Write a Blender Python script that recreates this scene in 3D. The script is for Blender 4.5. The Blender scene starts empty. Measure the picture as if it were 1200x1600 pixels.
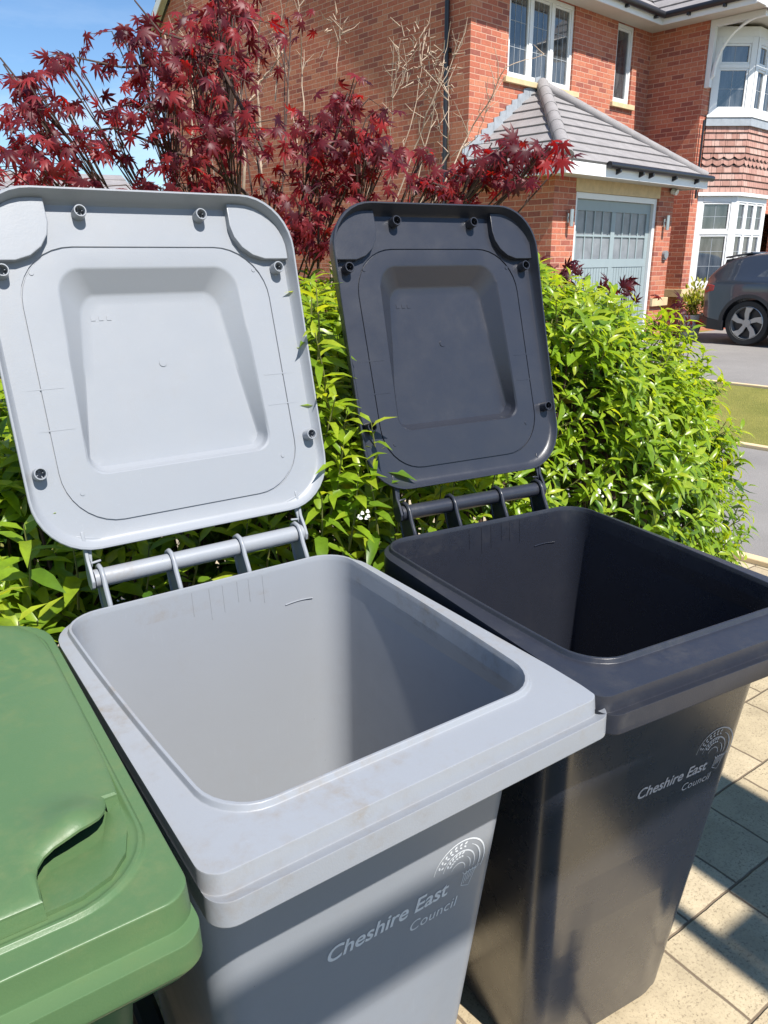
import bpy, bmesh, math, random
import numpy as np
from mathutils import Vector, Matrix
R = math.radians
scene = bpy.context.scene
COL = scene.collection
random.seed(7)
rng = np.random.default_rng(11)

# ---------------------------------------------------------------- camera
CAM_H = 1.5564602824
PITCH, ROLL, FPX = 0.31959431, -0.00666452, 1192.578
F_ = Vector((0, math.cos(PITCH), -math.sin(PITCH)))
U0 = Vector((0, math.sin(PITCH), math.cos(PITCH)))
R0 = Vector((1, 0, 0))
RX = R0 * math.cos(ROLL) + U0 * math.sin(ROLL)
UX = -R0 * math.sin(ROLL) + U0 * math.cos(ROLL)
CAM = Vector((0, 0, CAM_H))
cd = bpy.data.cameras.new("camera")
cd.sensor_fit = 'VERTICAL'
cd.sensor_height = 24.0
cd.lens = 24.0 * FPX / 1600.0
cd.clip_start = 0.02
cd.clip_end = 500
co = bpy.data.objects.new("camera", cd)
COL.objects.link(co)
co.matrix_world = Matrix(((RX.x, UX.x, -F_.x, 0), (RX.y, UX.y, -F_.y, 0), (RX.z, UX.z, -F_.z, CAM_H), (0, 0, 0, 1)))
scene.camera = co

def ray(u, v):
    return F_ + RX * ((u - 600) / FPX) - UX * ((v - 800) / FPX)
def at(u, v, dist):
    """a point seen at photo pixel (u, v), at a horizontal distance in metres"""
    r = ray(u, v)
    return CAM + r * (dist / math.hypot(r.x, r.y))

# ---------------------------------------------------------------- light
SUN_AZ, SUN_EL = 34.8, 55.0        # azimuth measured to the right of straight behind the camera
sdir = Vector((math.sin(R(SUN_AZ)) * math.cos(R(SUN_EL)), -math.cos(R(SUN_AZ)) * math.cos(R(SUN_EL)), math.sin(R(SUN_EL))))
w = bpy.data.worlds.new("World")
scene.world = w
w.use_nodes = True
wn = w.node_tree
bg = wn.nodes["Background"]
sky = wn.nodes.new("ShaderNodeTexSky")
sky.sky_type = 'NISHITA'
sky.sun_disc = False
sky.sun_elevation = R(SUN_EL)
sky.sun_rotation = math.atan2(sdir.x, sdir.y)
sky.air_density = 1.0
sky.dust_density = 0.05
sky.ozone_density = 5.0
hs = wn.nodes.new('ShaderNodeHueSaturation'); hs.inputs['Saturation'].default_value = 1.08; hs.inputs['Value'].default_value = 1.1
wn.links.new(sky.outputs[0], hs.inputs['Color']); 
# thin wisps of high cloud low in the sky
wtc = wn.nodes.new('ShaderNodeTexCoord'); wmp = wn.nodes.new('ShaderNodeMapping'); wmp.inputs['Scale'].default_value = (1.2, 1.2, 5.0)
wnz = wn.nodes.new('ShaderNodeTexNoise'); wnz.inputs['Scale'].default_value = 3.0; wnz.inputs['Detail'].default_value = 7; wnz.inputs['Roughness'].default_value = 0.6
wrp = wn.nodes.new('ShaderNodeValToRGB'); wrp.color_ramp.elements[0].position = 0.46; wrp.color_ramp.elements[1].position = 0.72
wsp = wn.nodes.new('ShaderNodeSeparateXYZ'); wmr = wn.nodes.new('ShaderNodeMapRange'); wmr.inputs[1].default_value = 0.02; wmr.inputs[2].default_value = 0.30; wmr.inputs[3].default_value = 0.8; wmr.inputs[4].default_value = 0.0
wml = wn.nodes.new('ShaderNodeMath'); wml.operation = 'MULTIPLY'; wmx = wn.nodes.new('ShaderNodeMix'); wmx.data_type = 'RGBA'; wmx.inputs[7].default_value = (7.5, 8.3, 9.2, 1)
for a_, b_ in ((wtc.outputs['Generated'], wmp.inputs[0]), (wmp.outputs[0], wnz.inputs['Vector']), (wnz.outputs['Fac'], wrp.inputs[0]), (wtc.outputs['Generated'], wsp.inputs[0]), (wsp.outputs[2], wmr.inputs[0]), (wrp.outputs[0], wml.inputs[0]), (wmr.outputs[0], wml.inputs[1]), (wml.outputs[0], wmx.inputs[0]), (hs.outputs[0], wmx.inputs[6]), (wmx.outputs[2], bg.inputs[0])):
    wn.links.new(a_, b_)
bg.inputs[1].default_value = 0.092
sl = bpy.data.lights.new("sun", 'SUN')
sl.energy = 5.0
sl.angle = R(0.53)
sl.color = (1.0, 0.955, 0.89)
so = bpy.data.objects.new("sun", sl)
so.rotation_euler = sdir.to_track_quat('Z', 'Y').to_euler()
COL.objects.link(so)
scene.view_settings.view_transform = 'Standard'
scene.view_settings.look = 'None'
scene.view_settings.exposure = 0.66
scene.view_settings.gamma = 1.0
scene.cycles.diffuse_bounces = 1
scene.cycles.max_bounces = 8

# ---------------------------------------------------------------- naming helpers
def tag(o, label=None, cat=None, group=None, kind=None):
    if label: o['label'] = label
    if cat: o['category'] = cat
    if group: o['group'] = group
    if kind: o['kind'] = kind
    return o
def empty(name, loc=(0, 0, 0), rz=0, parent=None):
    o = bpy.data.objects.new(name, None)
    o.empty_display_size = 0.2
    o.location = loc
    o.rotation_euler = (0, 0, rz)
    COL.objects.link(o)
    if parent: o.parent = parent
    return o

class MB:
    """collects polygons; build() links them as one mesh object"""
    def __init__(s): s.v = []; s.f = []; s.m = []; s.mi = 0
    def add(s, vs, fs):
        b = len(s.v)
        s.v += [tuple(x) for x in vs]
        for f in fs:
            s.f.append([i + b for i in f]); s.m.append(s.mi)
        return s
    def box(s, x0, x1, y0, y1, z0, z1):
        if x0 > x1: x0, x1 = x1, x0
        if y0 > y1: y0, y1 = y1, y0
        if z0 > z1: z0, z1 = z1, z0
        return s.add([(x0,y0,z0),(x1,y0,z0),(x1,y1,z0),(x0,y1,z0),(x0,y0,z1),(x1,y0,z1),(x1,y1,z1),(x0,y1,z1)],
                     [(0,3,2,1),(4,5,6,7),(0,1,5,4),(1,2,6,5),(2,3,7,6),(3,0,4,7)])
    def obox(s, o, ax, ay, az):
        o, ax, ay, az = map(Vector, (o, ax, ay, az))
        vs = [o, o+ax, o+ax+ay, o+ay, o+az, o+ax+az, o+ax+ay+az, o+ay+az]
        fs = [(0,3,2,1),(4,5,6,7),(0,1,5,4),(1,2,6,5),(2,3,7,6),(3,0,4,7)]
        if ax.cross(ay).dot(az) < 0: fs = [f[::-1] for f in fs]
        return s.add(vs, fs)
    def quad(s, a, b, c, d): return s.add([a, b, c, d], [(0, 1, 2, 3)])
    def poly(s, pts): return s.add(pts, [tuple(range(len(pts)))])
    def prism(s, pts, vec):
        n = len(pts); vec = Vector(vec); pts = [Vector(q) for q in pts]
        area = Vector((0, 0, 0))
        for i in range(n): area += pts[i].cross(pts[(i+1) % n])
        if area.dot(vec) > 0: pts = pts[::-1]
        return s.add(pts + [q + vec for q in pts], [tuple(range(n)), tuple(range(2*n-1, n-1, -1))] + [((i+1) % n, i, i+n, (i+1) % n + n) for i in range(n)])
    def tube(s, pts, rad, n=8, cap=True):
        pts = [Vector(q) for q in pts]
        if not hasattr(rad, '__len__'): rad = [rad] * len(pts)
        rings = []; prev = None
        for i, q in enumerate(pts):
            t = (pts[min(i+1, len(pts)-1)] - pts[max(i-1, 0)])
            if t.length < 1e-9: t = Vector((0, 0, 1))
            t.normalize()
            if prev is None:
                prev = Vector((0, 0, 1)) if abs(t.z) < 0.9 else Vector((1, 0, 0))
            u = (prev - t * prev.dot(t))
            if u.length < 1e-6: u = t.orthogonal()
            u.normalize(); prev = u; w_ = t.cross(u)
            rings.append([q + (u * math.cos(2*math.pi*k/n) + w_ * math.sin(2*math.pi*k/n)) * rad[i] for k in range(n)])
        vs = [x for r_ in rings for x in r_]; fs = []
        for i in range(len(pts)-1):
            for k in range(n):
                a = i*n+k; b = i*n+(k+1) % n
                fs.append((a, b, b+n, a+n))
        if cap: fs += [tuple(range(n-1, -1, -1)), tuple(range((len(pts)-1)*n, len(pts)*n))]
        return s.add(vs, fs)
    def loft(s, loops, cap0=False, cap1=False, closed=False):
        n = len(loops[0]); vs = [q for L in loops for q in L]; fs = []
        m = len(loops)
        for i in range(m if closed else m-1):
            j = (i+1) % m
            for k in range(n):
                l = (k+1) % n
                fs.append((i*n+k, i*n+l, j*n+l, j*n+k))
        if cap0: fs.append(tuple(range(n-1, -1, -1)))
        if cap1: fs.append(tuple(range((m-1)*n, m*n)))
        return s.add(vs, fs)
    def build(s, name, mats, parent=None, smooth=None, bevel=None, matrix=None):
        me = bpy.data.meshes.new(name)
        me.from_pydata([tuple(q) for q in s.v], [], s.f)
        if not isinstance(mats, (list, tuple)): mats = [mats]
        for m in mats: me.materials.append(m)
        if len(mats) > 1: me.polygons.foreach_set('material_index', s.m)
        if matrix is not None: me.transform(matrix)
        if smooth is not None:
            me.polygons.foreach_set('use_smooth', [True] * len(me.polygons))
            me.set_sharp_from_angle(angle=R(smooth))
        me.update()
        o = bpy.data.objects.new(name, me)
        COL.objects.link(o)
        if parent: o.parent = parent
        if smooth is not None:
            wm_ = o.modifiers.new('weighted_normals', 'WEIGHTED_NORMAL'); wm_.keep_sharp = True; wm_.weight = 80
        if bevel:
            bm_ = o.modifiers.new('bevel', 'BEVEL'); bm_.width = bevel; bm_.segments = 2; bm_.limit_method = 'ANGLE'; bm_.angle_limit = R(40)
        return o

def fast_mesh(name, V, Fc, mat, parent=None, attr=None, smooth=True):
    """V (n,3) float, Fc list of (k,4)/(k,3) int arrays"""
    me = bpy.data.meshes.new(name)
    me.vertices.add(len(V)); me.vertices.foreach_set('co', np.asarray(V, dtype=np.float32).ravel())
    li = np.concatenate([f.ravel() for f in Fc]).astype(np.int32)
    tot = np.concatenate([np.full(len(f), f.shape[1]) for f in Fc]).astype(np.int32)
    st = np.concatenate([[0], np.cumsum(tot)[:-1]]).astype(np.int32)
    me.loops.add(len(li)); me.loops.foreach_set('vertex_index', li)
    me.polygons.add(len(tot)); me.polygons.foreach_set('loop_start', st)
    try: me.polygons.foreach_set('loop_total', tot)
    except Exception: pass
    if smooth: me.polygons.foreach_set('use_smooth', np.ones(len(tot), dtype=bool))
    me.update(calc_edges=True); me.validate()
    if attr:
        for k, a in attr.items():
            at_ = me.attributes.new(k, 'FLOAT', 'POINT'); at_.data.foreach_set('value', np.asarray(a, dtype=np.float32))
    me.materials.append(mat)
    o = bpy.data.objects.new(name, me); COL.objects.link(o)
    if parent: o.parent = parent
    return o

# ---------------------------------------------------------------- materials
def nt(name):
    m = bpy.data.materials.new(name); m.use_nodes = True
    t = m.node_tree; b = t.nodes['Principled BSDF']
    return m, t, b
def N(t, kind, **kw):
    n = t.nodes.new(kind)
    for k, v in kw.items(): setattr(n, k, v)
    return n
def coord(t, which='Object', scale=None, rot=None):
    tc = N(t, 'ShaderNodeTexCoord')
    if scale is None and rot is None: return tc.outputs[which]
    mp = N(t, 'ShaderNodeMapping')
    if scale is not None: mp.inputs['Scale'].default_value = scale if hasattr(scale, '__len__') else (scale,)*3
    if rot is not None: mp.inputs['Rotation'].default_value = rot
    t.links.new(tc.outputs[which], mp.inputs[0])
    return mp.outputs[0]
def noise(t, vec, scale, detail=4, rough=0.5, out='Fac'):
    n = N(t, 'ShaderNodeTexNoise'); n.inputs['Scale'].default_value = scale; n.inputs['Detail'].default_value = detail; n.inputs['Roughness'].default_value = rough
    t.links.new(vec, n.inputs['Vector']); return n.outputs[out]
def ramp(t, fac, stops):
    n = N(t, 'ShaderNodeValToRGB'); e = n.color_ramp.elements
    while len(e) < len(stops): e.new(0.5)
    for i, (p_, c_) in enumerate(stops):
        e[i].position = p_; e[i].color = tuple(c_) + (1,) if len(c_) == 3 else c_
    t.links.new(fac, n.inputs[0]); return n.outputs[0]
def mix(t, fac, a, b, blend='MIX'):
    n = N(t, 'ShaderNodeMix', data_type='RGBA', blend_type=blend)
    def put(sock, v):
        if hasattr(v, 'is_output'): t.links.new(v, sock)
        elif hasattr(v, '__len__'): sock.default_value = tuple(v) + ((1,) if len(v) == 3 else ())
        else: sock.default_value = v
    put(n.inputs[0], fac); put(n.inputs[6], a); put(n.inputs[7], b)
    return n.outputs[2]
def math_(t, op, a, b=0.5, c=None):
    n = N(t, 'ShaderNodeMath', operation=op)
    for i, v in enumerate((a, b, c)):
        if v is None: continue
        if hasattr(v, 'is_output'): t.links.new(v, n.inputs[i])
        else: n.inputs[i].default_value = v
    return n.outputs[0]
def bump(t, b, h, strength=0.3, dist=0.01):
    n = N(t, 'ShaderNodeBump'); n.inputs['Strength'].default_value = strength; n.inputs['Distance'].default_value = dist
    t.links.new(h, n.inputs['Height']); t.links.new(n.outputs[0], b.inputs['Normal'])
def simple(name, c, rough=0.6, metal=0, spec=0.5, var=0.12, vscale=6):
    m, t, b = nt(name)
    v = coord(t)
    f = noise(t, v, vscale, 5, 0.6)
    col = ramp(t, f, [(0.3, [x * (1 - var) for x in c]), (0.7, [min(1, x * (1 + var)) for x in c])])
    t.links.new(col, b.inputs['Base Color'])
    b.inputs['Roughness'].default_value = rough; b.inputs['Metallic'].default_value = metal
    b.inputs['Specular IOR Level'].default_value = spec
    return m
def plastic(name, c, dirt, rough=0.42, dirt_amt=0.35, seed=0.0, spec=0.5, scratch=0.5, coat=0.0):
    m, t, b = nt(name)
    v = coord(t)
    mp = N(t, 'ShaderNodeMapping'); mp.inputs['Location'].default_value = (seed, seed*2, seed*3); t.links.new(v, mp.inputs[0]); v = mp.outputs[0]
    big = noise(t, v, 3.2, 5, 0.6)
    col = mix(t, math_(t, 'MULTIPLY', big, 0.35), c, [x * 0.84 for x in c])
    # dusty patches
    d1 = ramp(t, noise(t, v, 7, 8, 0.72), [(0.46, (0, 0, 0)), (0.70, (1, 1, 1))])
    d2 = ramp(t, noise(t, v, 38, 6, 0.7), [(0.42, (0, 0, 0)), (0.75, (1, 1, 1))])
    sz = N(t, 'ShaderNodeSeparateXYZ'); t.links.new(coord(t), sz.inputs[0])
    msk = math_(t, 'ADD', math_(t, 'MULTIPLY', math_(t, 'GREATER_THAN', sz.outputs[2], 0.95), 0.85), 0.15)
    dd = math_(t, 'MULTIPLY', math_(t, 'MINIMUM', math_(t, 'MULTIPLY', math_(t, 'MULTIPLY', d1, d2), dirt_amt * 1.6), 0.8), msk)
    # drip runs and fine upright scratches
    mp3 = N(t, 'ShaderNodeMapping'); mp3.inputs['Scale'].default_value = (70, 70, 2.2); t.links.new(v, mp3.inputs[0])
    run = math_(t, 'MULTIPLY', ramp(t, noise(t, mp3.outputs[0], 1.6, 5, 0.75), [(0.60, (0, 0, 0)), (0.70, (1, 1, 1))]), ramp(t, noise(t, v, 4, 3), [(0.45, (0, 0, 0)), (0.65, (1, 1, 1))]))
    col = mix(t, math_(t, 'MULTIPLY', run, 0.22 * scratch), col, [min(1, x * 1.45 + 0.05) for x in c])
    col = mix(t, dd, col, dirt)
    # fine dark specks
    vo = N(t, 'ShaderNodeTexVoronoi'); vo.inputs['Scale'].default_value = 42; t.links.new(v, vo.inputs['Vector'])
    sp = ramp(t, vo.outputs['Distance'], [(0.025, (1, 1, 1)), (0.05, (0, 0, 0))])
    gate = ramp(t, noise(t, v, 5, 2), [(0.58, (0, 0, 0)), (0.62, (1, 1, 1))])
    col = mix(t, math_(t, 'MULTIPLY', math_(t, 'MULTIPLY', sp, gate), 0.6), col, [x * 0.35 for x in dirt])
    # pale scuffs, stretched
    mp2 = N(t, 'ShaderNodeMapping'); mp2.inputs['Scale'].default_value = (30, 5, 9); mp2.inputs['Rotation'].default_value = (0.3, 0.5, 0.9); t.links.new(v, mp2.inputs[0])
    sc = ramp(t, noise(t, mp2.outputs[0], 4, 6, 0.75), [(0.66, (0, 0, 0)), (0.74, (1, 1, 1))])
    col = mix(t, math_(t, 'MULTIPLY', sc, scratch * 0.3), col, [min(1, x * 1.5 + 0.06) for x in c])
    t.links.new(col, b.inputs['Base Color'])
    rr = math_(t, 'ADD', math_(t, 'MULTIPLY', noise(t, v, 14, 6, 0.7), 0.22), rough - 0.1)
    rr = math_(t, 'ADD', rr, math_(t, 'MULTIPLY', dd, 0.4))
    t.links.new(rr, b.inputs['Roughness'])
    b.inputs['Specular IOR Level'].default_value = spec
    b.inputs['Coat Weight'].default_value = coat; b.inputs['Coat Roughness'].default_value = 0.2; b.inputs['Coat IOR'].default_value = 1.6
    bump(t, b, math_(t, 'ADD', math_(t, 'MULTIPLY', noise(t, v, 420, 2), 0.3), math_(t, 'MULTIPLY', noise(t, v, 16, 3), 0.9)), 0.12, 0.004)
    return m

M = {}
M['grey'] = plastic('grey_plastic', (0.272, 0.290, 0.318), (0.21, 0.17, 0.12), rough=0.38, dirt_amt=0.62, seed=1.3)
M['black'] = plastic('black_plastic', (0.019, 0.0215, 0.031), (0.12, 0.105, 0.09), rough=0.27, dirt_amt=0.22, seed=4.1, spec=0.7, scratch=0.2, coat=0.45)
M['black_rim'] = plastic('weathered_black_plastic', (0.025, 0.028, 0.039), (0.10, 0.095, 0.09), rough=0.33, dirt_amt=0.28, seed=2.2, spec=0.5, scratch=0.6)
M['green'] = plastic('green_plastic', (0.080, 0.150, 0.062), (0.20, 0.20, 0.08), rough=0.42, dirt_amt=0.32, seed=7.7)
M['seam'] = simple('seam_dark', (0.05, 0.055, 0.06), 0.7)
M['rubber'] = simple('tyre_rubber', (0.02, 0.02, 0.021), 0.75)
M['print'] = simple('white_print', (0.72, 0.74, 0.76), 0.5, var=0.06, vscale=90)
M['print_b'] = simple('pale_print', (0.42, 0.43, 0.46), 0.5, var=0.12, vscale=90)
M['white'] = simple('white_upvc', (0.80, 0.80, 0.79), 0.35, var=0.02)
M['cream'] = simple('cream_stone', (0.66, 0.50, 0.29), 0.85, var=0.12, vscale=9)
M['soffit'] = simple('cream_soffit', (0.62, 0.58, 0.50), 0.6, var=0.03)
M['gutter'] = simple('black_gutter', (0.018, 0.018, 0.022), 0.35)
M['lead'] = simple('lead_flashing', (0.34, 0.37, 0.40), 0.55, var=0.14, vscale=10)
M['door'] = simple('grey_door_paint', (0.30, 0.36, 0.37), 0.45, var=0.04)
M['obscure'] = simple('obscured_pane', (0.22, 0.235, 0.25), 0.25, var=0.2, vscale=5)
M['steel'] = simple('brushed_steel', (0.6, 0.6, 0.6), 0.3, metal=1)
M['wood'] = simple('timber', (0.26, 0.17, 0.09), 0.8, var=0.25, vscale=12)
M['stem'] = simple('green_stem', (0.16, 0.17, 0.05), 0.7, var=0.25, vscale=20)
M['bark'] = simple('dark_bark', (0.075, 0.045, 0.035), 0.8, var=0.3, vscale=30)
M['twig'] = simple('pale_twig', (0.42, 0.32, 0.23), 0.8, var=0.3, vscale=25)

def brick(name, dirx=False):
    m, t, b = nt(name)
    tc = N(t, 'ShaderNodeTexCoord')
    sp = N(t, 'ShaderNodeSeparateXYZ'); t.links.new(tc.outputs['Object'], sp.inputs[0])
    sn = N(t, 'ShaderNodeSeparateXYZ'); t.links.new(tc.outputs['Normal'], sn.inputs[0])
    side = math_(t, 'GREATER_THAN', math_(t, 'ABSOLUTE', sn.outputs[0]), 0.6)
    mx = N(t, 'ShaderNodeMix'); t.links.new(side, mx.inputs[0]); t.links.new(sp.outputs[0], mx.inputs[2])
    t.links.new(math_(t, 'ADD', sp.outputs[1], 0.1125), mx.inputs[3])
    cb = N(t, 'ShaderNodeCombineXYZ'); t.links.new(mx.outputs[0], cb.inputs[0]); t.links.new(sp.outputs[2], cb.inputs[1])
    # slight wobble
    wob = N(t, 'ShaderNodeTexNoise'); wob.inputs['Scale'].default_value = 9; t.links.new(tc.outputs['Object'], wob.inputs['Vector'])
    vm = N(t, 'ShaderNodeVectorMath', operation='MULTIPLY_ADD'); t.links.new(wob.outputs['Color'], vm.inputs[0]); vm.inputs[1].default_value = (0.006, 0.006, 0); t.links.new(cb.outputs[0], vm.inputs[2])
    br = N(t, 'ShaderNodeTexBrick'); t.links.new(vm.outputs[0], br.inputs['Vector'])
    br.offset = 0.5; br.inputs['Scale'].default_value = 1
    br.inputs['Brick Width'].default_value = 0.225; br.inputs['Row Height'].default_value = 0.075
    br.inputs['Mortar Size'].default_value = 0.0065; br.inputs['Mortar Smooth'].default_value = 0.25
    br.inputs['Color1'].default_value = (0, 0, 0, 1); br.inputs['Color2'].default_value = (1, 1, 1, 1); br.inputs['Mortar'].default_value = (0.5, 0.5, 0.5, 1)
    bc = ramp(t, br.outputs['Color'], [(0.0, (0.30, 0.095, 0.070)), (0.3, (0.45, 0.135, 0.082)), (0.65, (0.51, 0.160, 0.092)), (1.0, (0.55, 0.215, 0.125))])
    fn = ramp(t, noise(t, tc.outputs['Object'], 30, 5, 0.7), [(0.3, (0.75, 0.75, 0.75)), (0.7, (1.15, 1.12, 1.1))])
    bc = mix(t, 1.0, bc, fn, 'MULTIPLY')
    col = mix(t, br.outputs['Fac'], bc, (0.58, 0.33, 0.235))
    t.links.new(col, b.inputs['Base Color']); b.inputs['Roughness'].default_value = 0.9
    h = math_(t, 'SUBTRACT', math_(t, 'MULTIPLY', noise(t, tc.outputs['Object'], 60, 4, 0.7), 0.4), br.outputs['Fac'])
    bump(t, b, h, 0.8, 0.008)
    return m
M['brick'] = brick('red_brick')

def roof_tile():
    m, t, b = nt('concrete_roof_tile')
    v = coord(t)
    f = noise(t, v, 4, 6, 0.65)
    g = noise(t, v, 90, 3, 0.6)
    col = ramp(t, f, [(0.25, (0.22, 0.205, 0.203)), (0.75, (0.33, 0.31, 0.305))])
    col = mix(t, 1.0, col, ramp(t, g, [(0.3, (0.8, 0.8, 0.8)), (0.7, (1.12, 1.12, 1.12))]), 'MULTIPLY')
    t.links.new(col, b.inputs['Base Color']); b.inputs['Roughness'].default_value = 0.85
    bump(t, b, g, 0.3, 0.004)
    return m
M['tile'] = roof_tile()
def hung_tile():
    m, t, b = nt('clay_hung_tile')
    v = coord(t)
    sp = N(t, 'ShaderNodeSeparateXYZ'); t.links.new(v, sp.inputs[0])
    u = math_(t, 'ADD', sp.outputs[0], math_(t, 'MULTIPLY', sp.outputs[1], -0.7))
    cb = N(t, 'ShaderNodeCombineXYZ'); t.links.new(u, cb.inputs[0]); t.links.new(math_(t, 'SUBTRACT', sp.outputs[2], 3.74), cb.inputs[1])
    br = N(t, 'ShaderNodeTexBrick'); t.links.new(cb.outputs[0], br.inputs['Vector']); br.inputs['Scale'].default_value = 1
    br.inputs['Brick Width'].default_value = 0.165; br.inputs['Row Height'].default_value = 0.11; br.inputs['Mortar Size'].default_value = 0.003
    br.inputs['Color1'].default_value = (0, 0, 0, 1); br.inputs['Color2'].default_value = (1, 1, 1, 1); br.inputs['Mortar'].default_value = (0, 0, 0, 1)
    col = ramp(t, br.outputs['Color'], [(0, (0.34, 0.175, 0.135)), (0.5, (0.45, 0.25, 0.20)), (1, (0.52, 0.34, 0.28))])
    col = mix(t, 1.0, col, ramp(t, noise(t, v, 25, 5, 0.7), [(0.3, (0.8, 0.8, 0.8)), (0.7, (1.15, 1.15, 1.15))]), 'MULTIPLY')
    col = mix(t, br.outputs['Fac'], col, (0.05, 0.03, 0.025))
    t.links.new(col, b.inputs['Base Color']); b.inputs['Roughness'].default_value = 0.85
    return m
M['hung'] = hung_tile()

def glass(name, tint=(0.02, 0.025, 0.03), inner=(0.11, 0.115, 0.12)):
    m, t, b = nt(name)
    v = coord(t)
    mp = N(t, 'ShaderNodeMapping'); mp.inputs['Scale'].default_value = (2.5, 2.5, 0.6); t.links.new(v, mp.inputs[0])
    f = noise(t, mp.outputs[0], 3, 4, 0.6)
    col = ramp(t, f, [(0.35, tint), (0.7, inner)])
    t.links.new(col, b.inputs['Base Color'])
    b.inputs['Roughness'].default_value = 0.04; b.inputs['Specular IOR Level'].default_value = 0.9; b.inputs['IOR'].default_value = 1.7
    bump(t, b, noise(t, v, 2.0, 2), 0.05, 0.02)
    return m
M['glass'] = glass('window_glass')

def leafmat(name, stops, trans, rough=0.38, tw=0.45, attr='rnd', spec=0.5):
    m, t, b = nt(name); b.inputs['Specular IOR Level'].default_value = spec
    a = N(t, 'ShaderNodeAttribute', attribute_name=attr)
    col = ramp(t, a.outputs['Fac'], stops)
    v = coord(t)
    col = mix(t, 1.0, col, ramp(t, noise(t, v, 45, 4, 0.6), [(0.3, (0.82, 0.82, 0.82)), (0.7, (1.15, 1.15, 1.15))]), 'MULTIPLY')
    t.links.new(col, b.inputs['Base Color']); b.inputs['Roughness'].default_value = rough
    tr = N(t, 'ShaderNodeBsdfTranslucent')
    tc_ = mix(t, 1.0, col, trans, 'MULTIPLY'); t.links.new(tc_, tr.inputs[0])
    ms = N(t, 'ShaderNodeMixShader'); ms.inputs[0].default_value = tw
    t.links.new(b.outputs[0], ms.inputs[1]); t.links.new(tr.outputs[0], ms.inputs[2])
    out = [n for n in t.nodes if n.type == 'OUTPUT_MATERIAL'][0]
    t.links.new(ms.outputs[0], out.inputs[0])
    return m
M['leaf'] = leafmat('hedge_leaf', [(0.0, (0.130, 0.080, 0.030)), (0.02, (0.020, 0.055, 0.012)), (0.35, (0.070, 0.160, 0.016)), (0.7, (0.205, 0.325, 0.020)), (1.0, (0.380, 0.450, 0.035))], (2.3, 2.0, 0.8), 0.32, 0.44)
M['maple'] = leafmat('red_maple_leaf', [(0.0, (0.040, 0.010, 0.018)), (0.5, (0.130, 0.019, 0.027)), (1.0, (0.31, 0.038, 0.038))], (3.4, 0.4, 0.35), 0.42, 0.45, spec=0.3)
M['yleaf'] = leafmat('yellow_green_leaf', [(0.0, (0.10, 0.16, 0.02)), (1.0, (0.42, 0.42, 0.05))], (1.6, 1.6, 0.8), 0.4, 0.35)
M['petal'] = simple('white_petal', (0.85, 0.83, 0.74), 0.6, var=0.03)
M['core'] = simple('inner_foliage', (0.012, 0.022, 0.008), 0.95, var=0.5, vscale=40)

# ---------------------------------------------------------------- ground
GH = R(42.6425)                     # direction of the house front
gd = Vector((math.cos(GH), math.sin(GH), 0)); gn = Vector((math.sin(GH), -math.cos(GH), 0))
def zt(x, y):
    s = x * gd.x + y * gd.y
    k = min(1, max(0, (s - 6.6) / 3.2)); return 0.25 * k * k * (3 - 2 * k)
def sheet(name, a0, a1, b0, b1, lift, mat, na=40, nb=4, parent=None):
    """a along the house front direction, b towards the road"""
    mb = MB(); vs = []; fs = []
    for i in range(na + 1):
        for j in range(nb + 1):
            q = gd * (a0 + (a1 - a0) * i / na) + gn * (b0 + (b1 - b0) * j / nb)
            vs.append((q.x, q.y, zt(q.x, q.y) + lift))
    for i in range(na):
        for j in range(nb):
            k = i * (nb + 1) + j; fs.append((k, k + 1, k + nb + 2, k + nb + 1)[::-1])
    mb.add(vs, fs)
    return tag(mb.build(name, mat, smooth=30), kind='structure')
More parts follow.
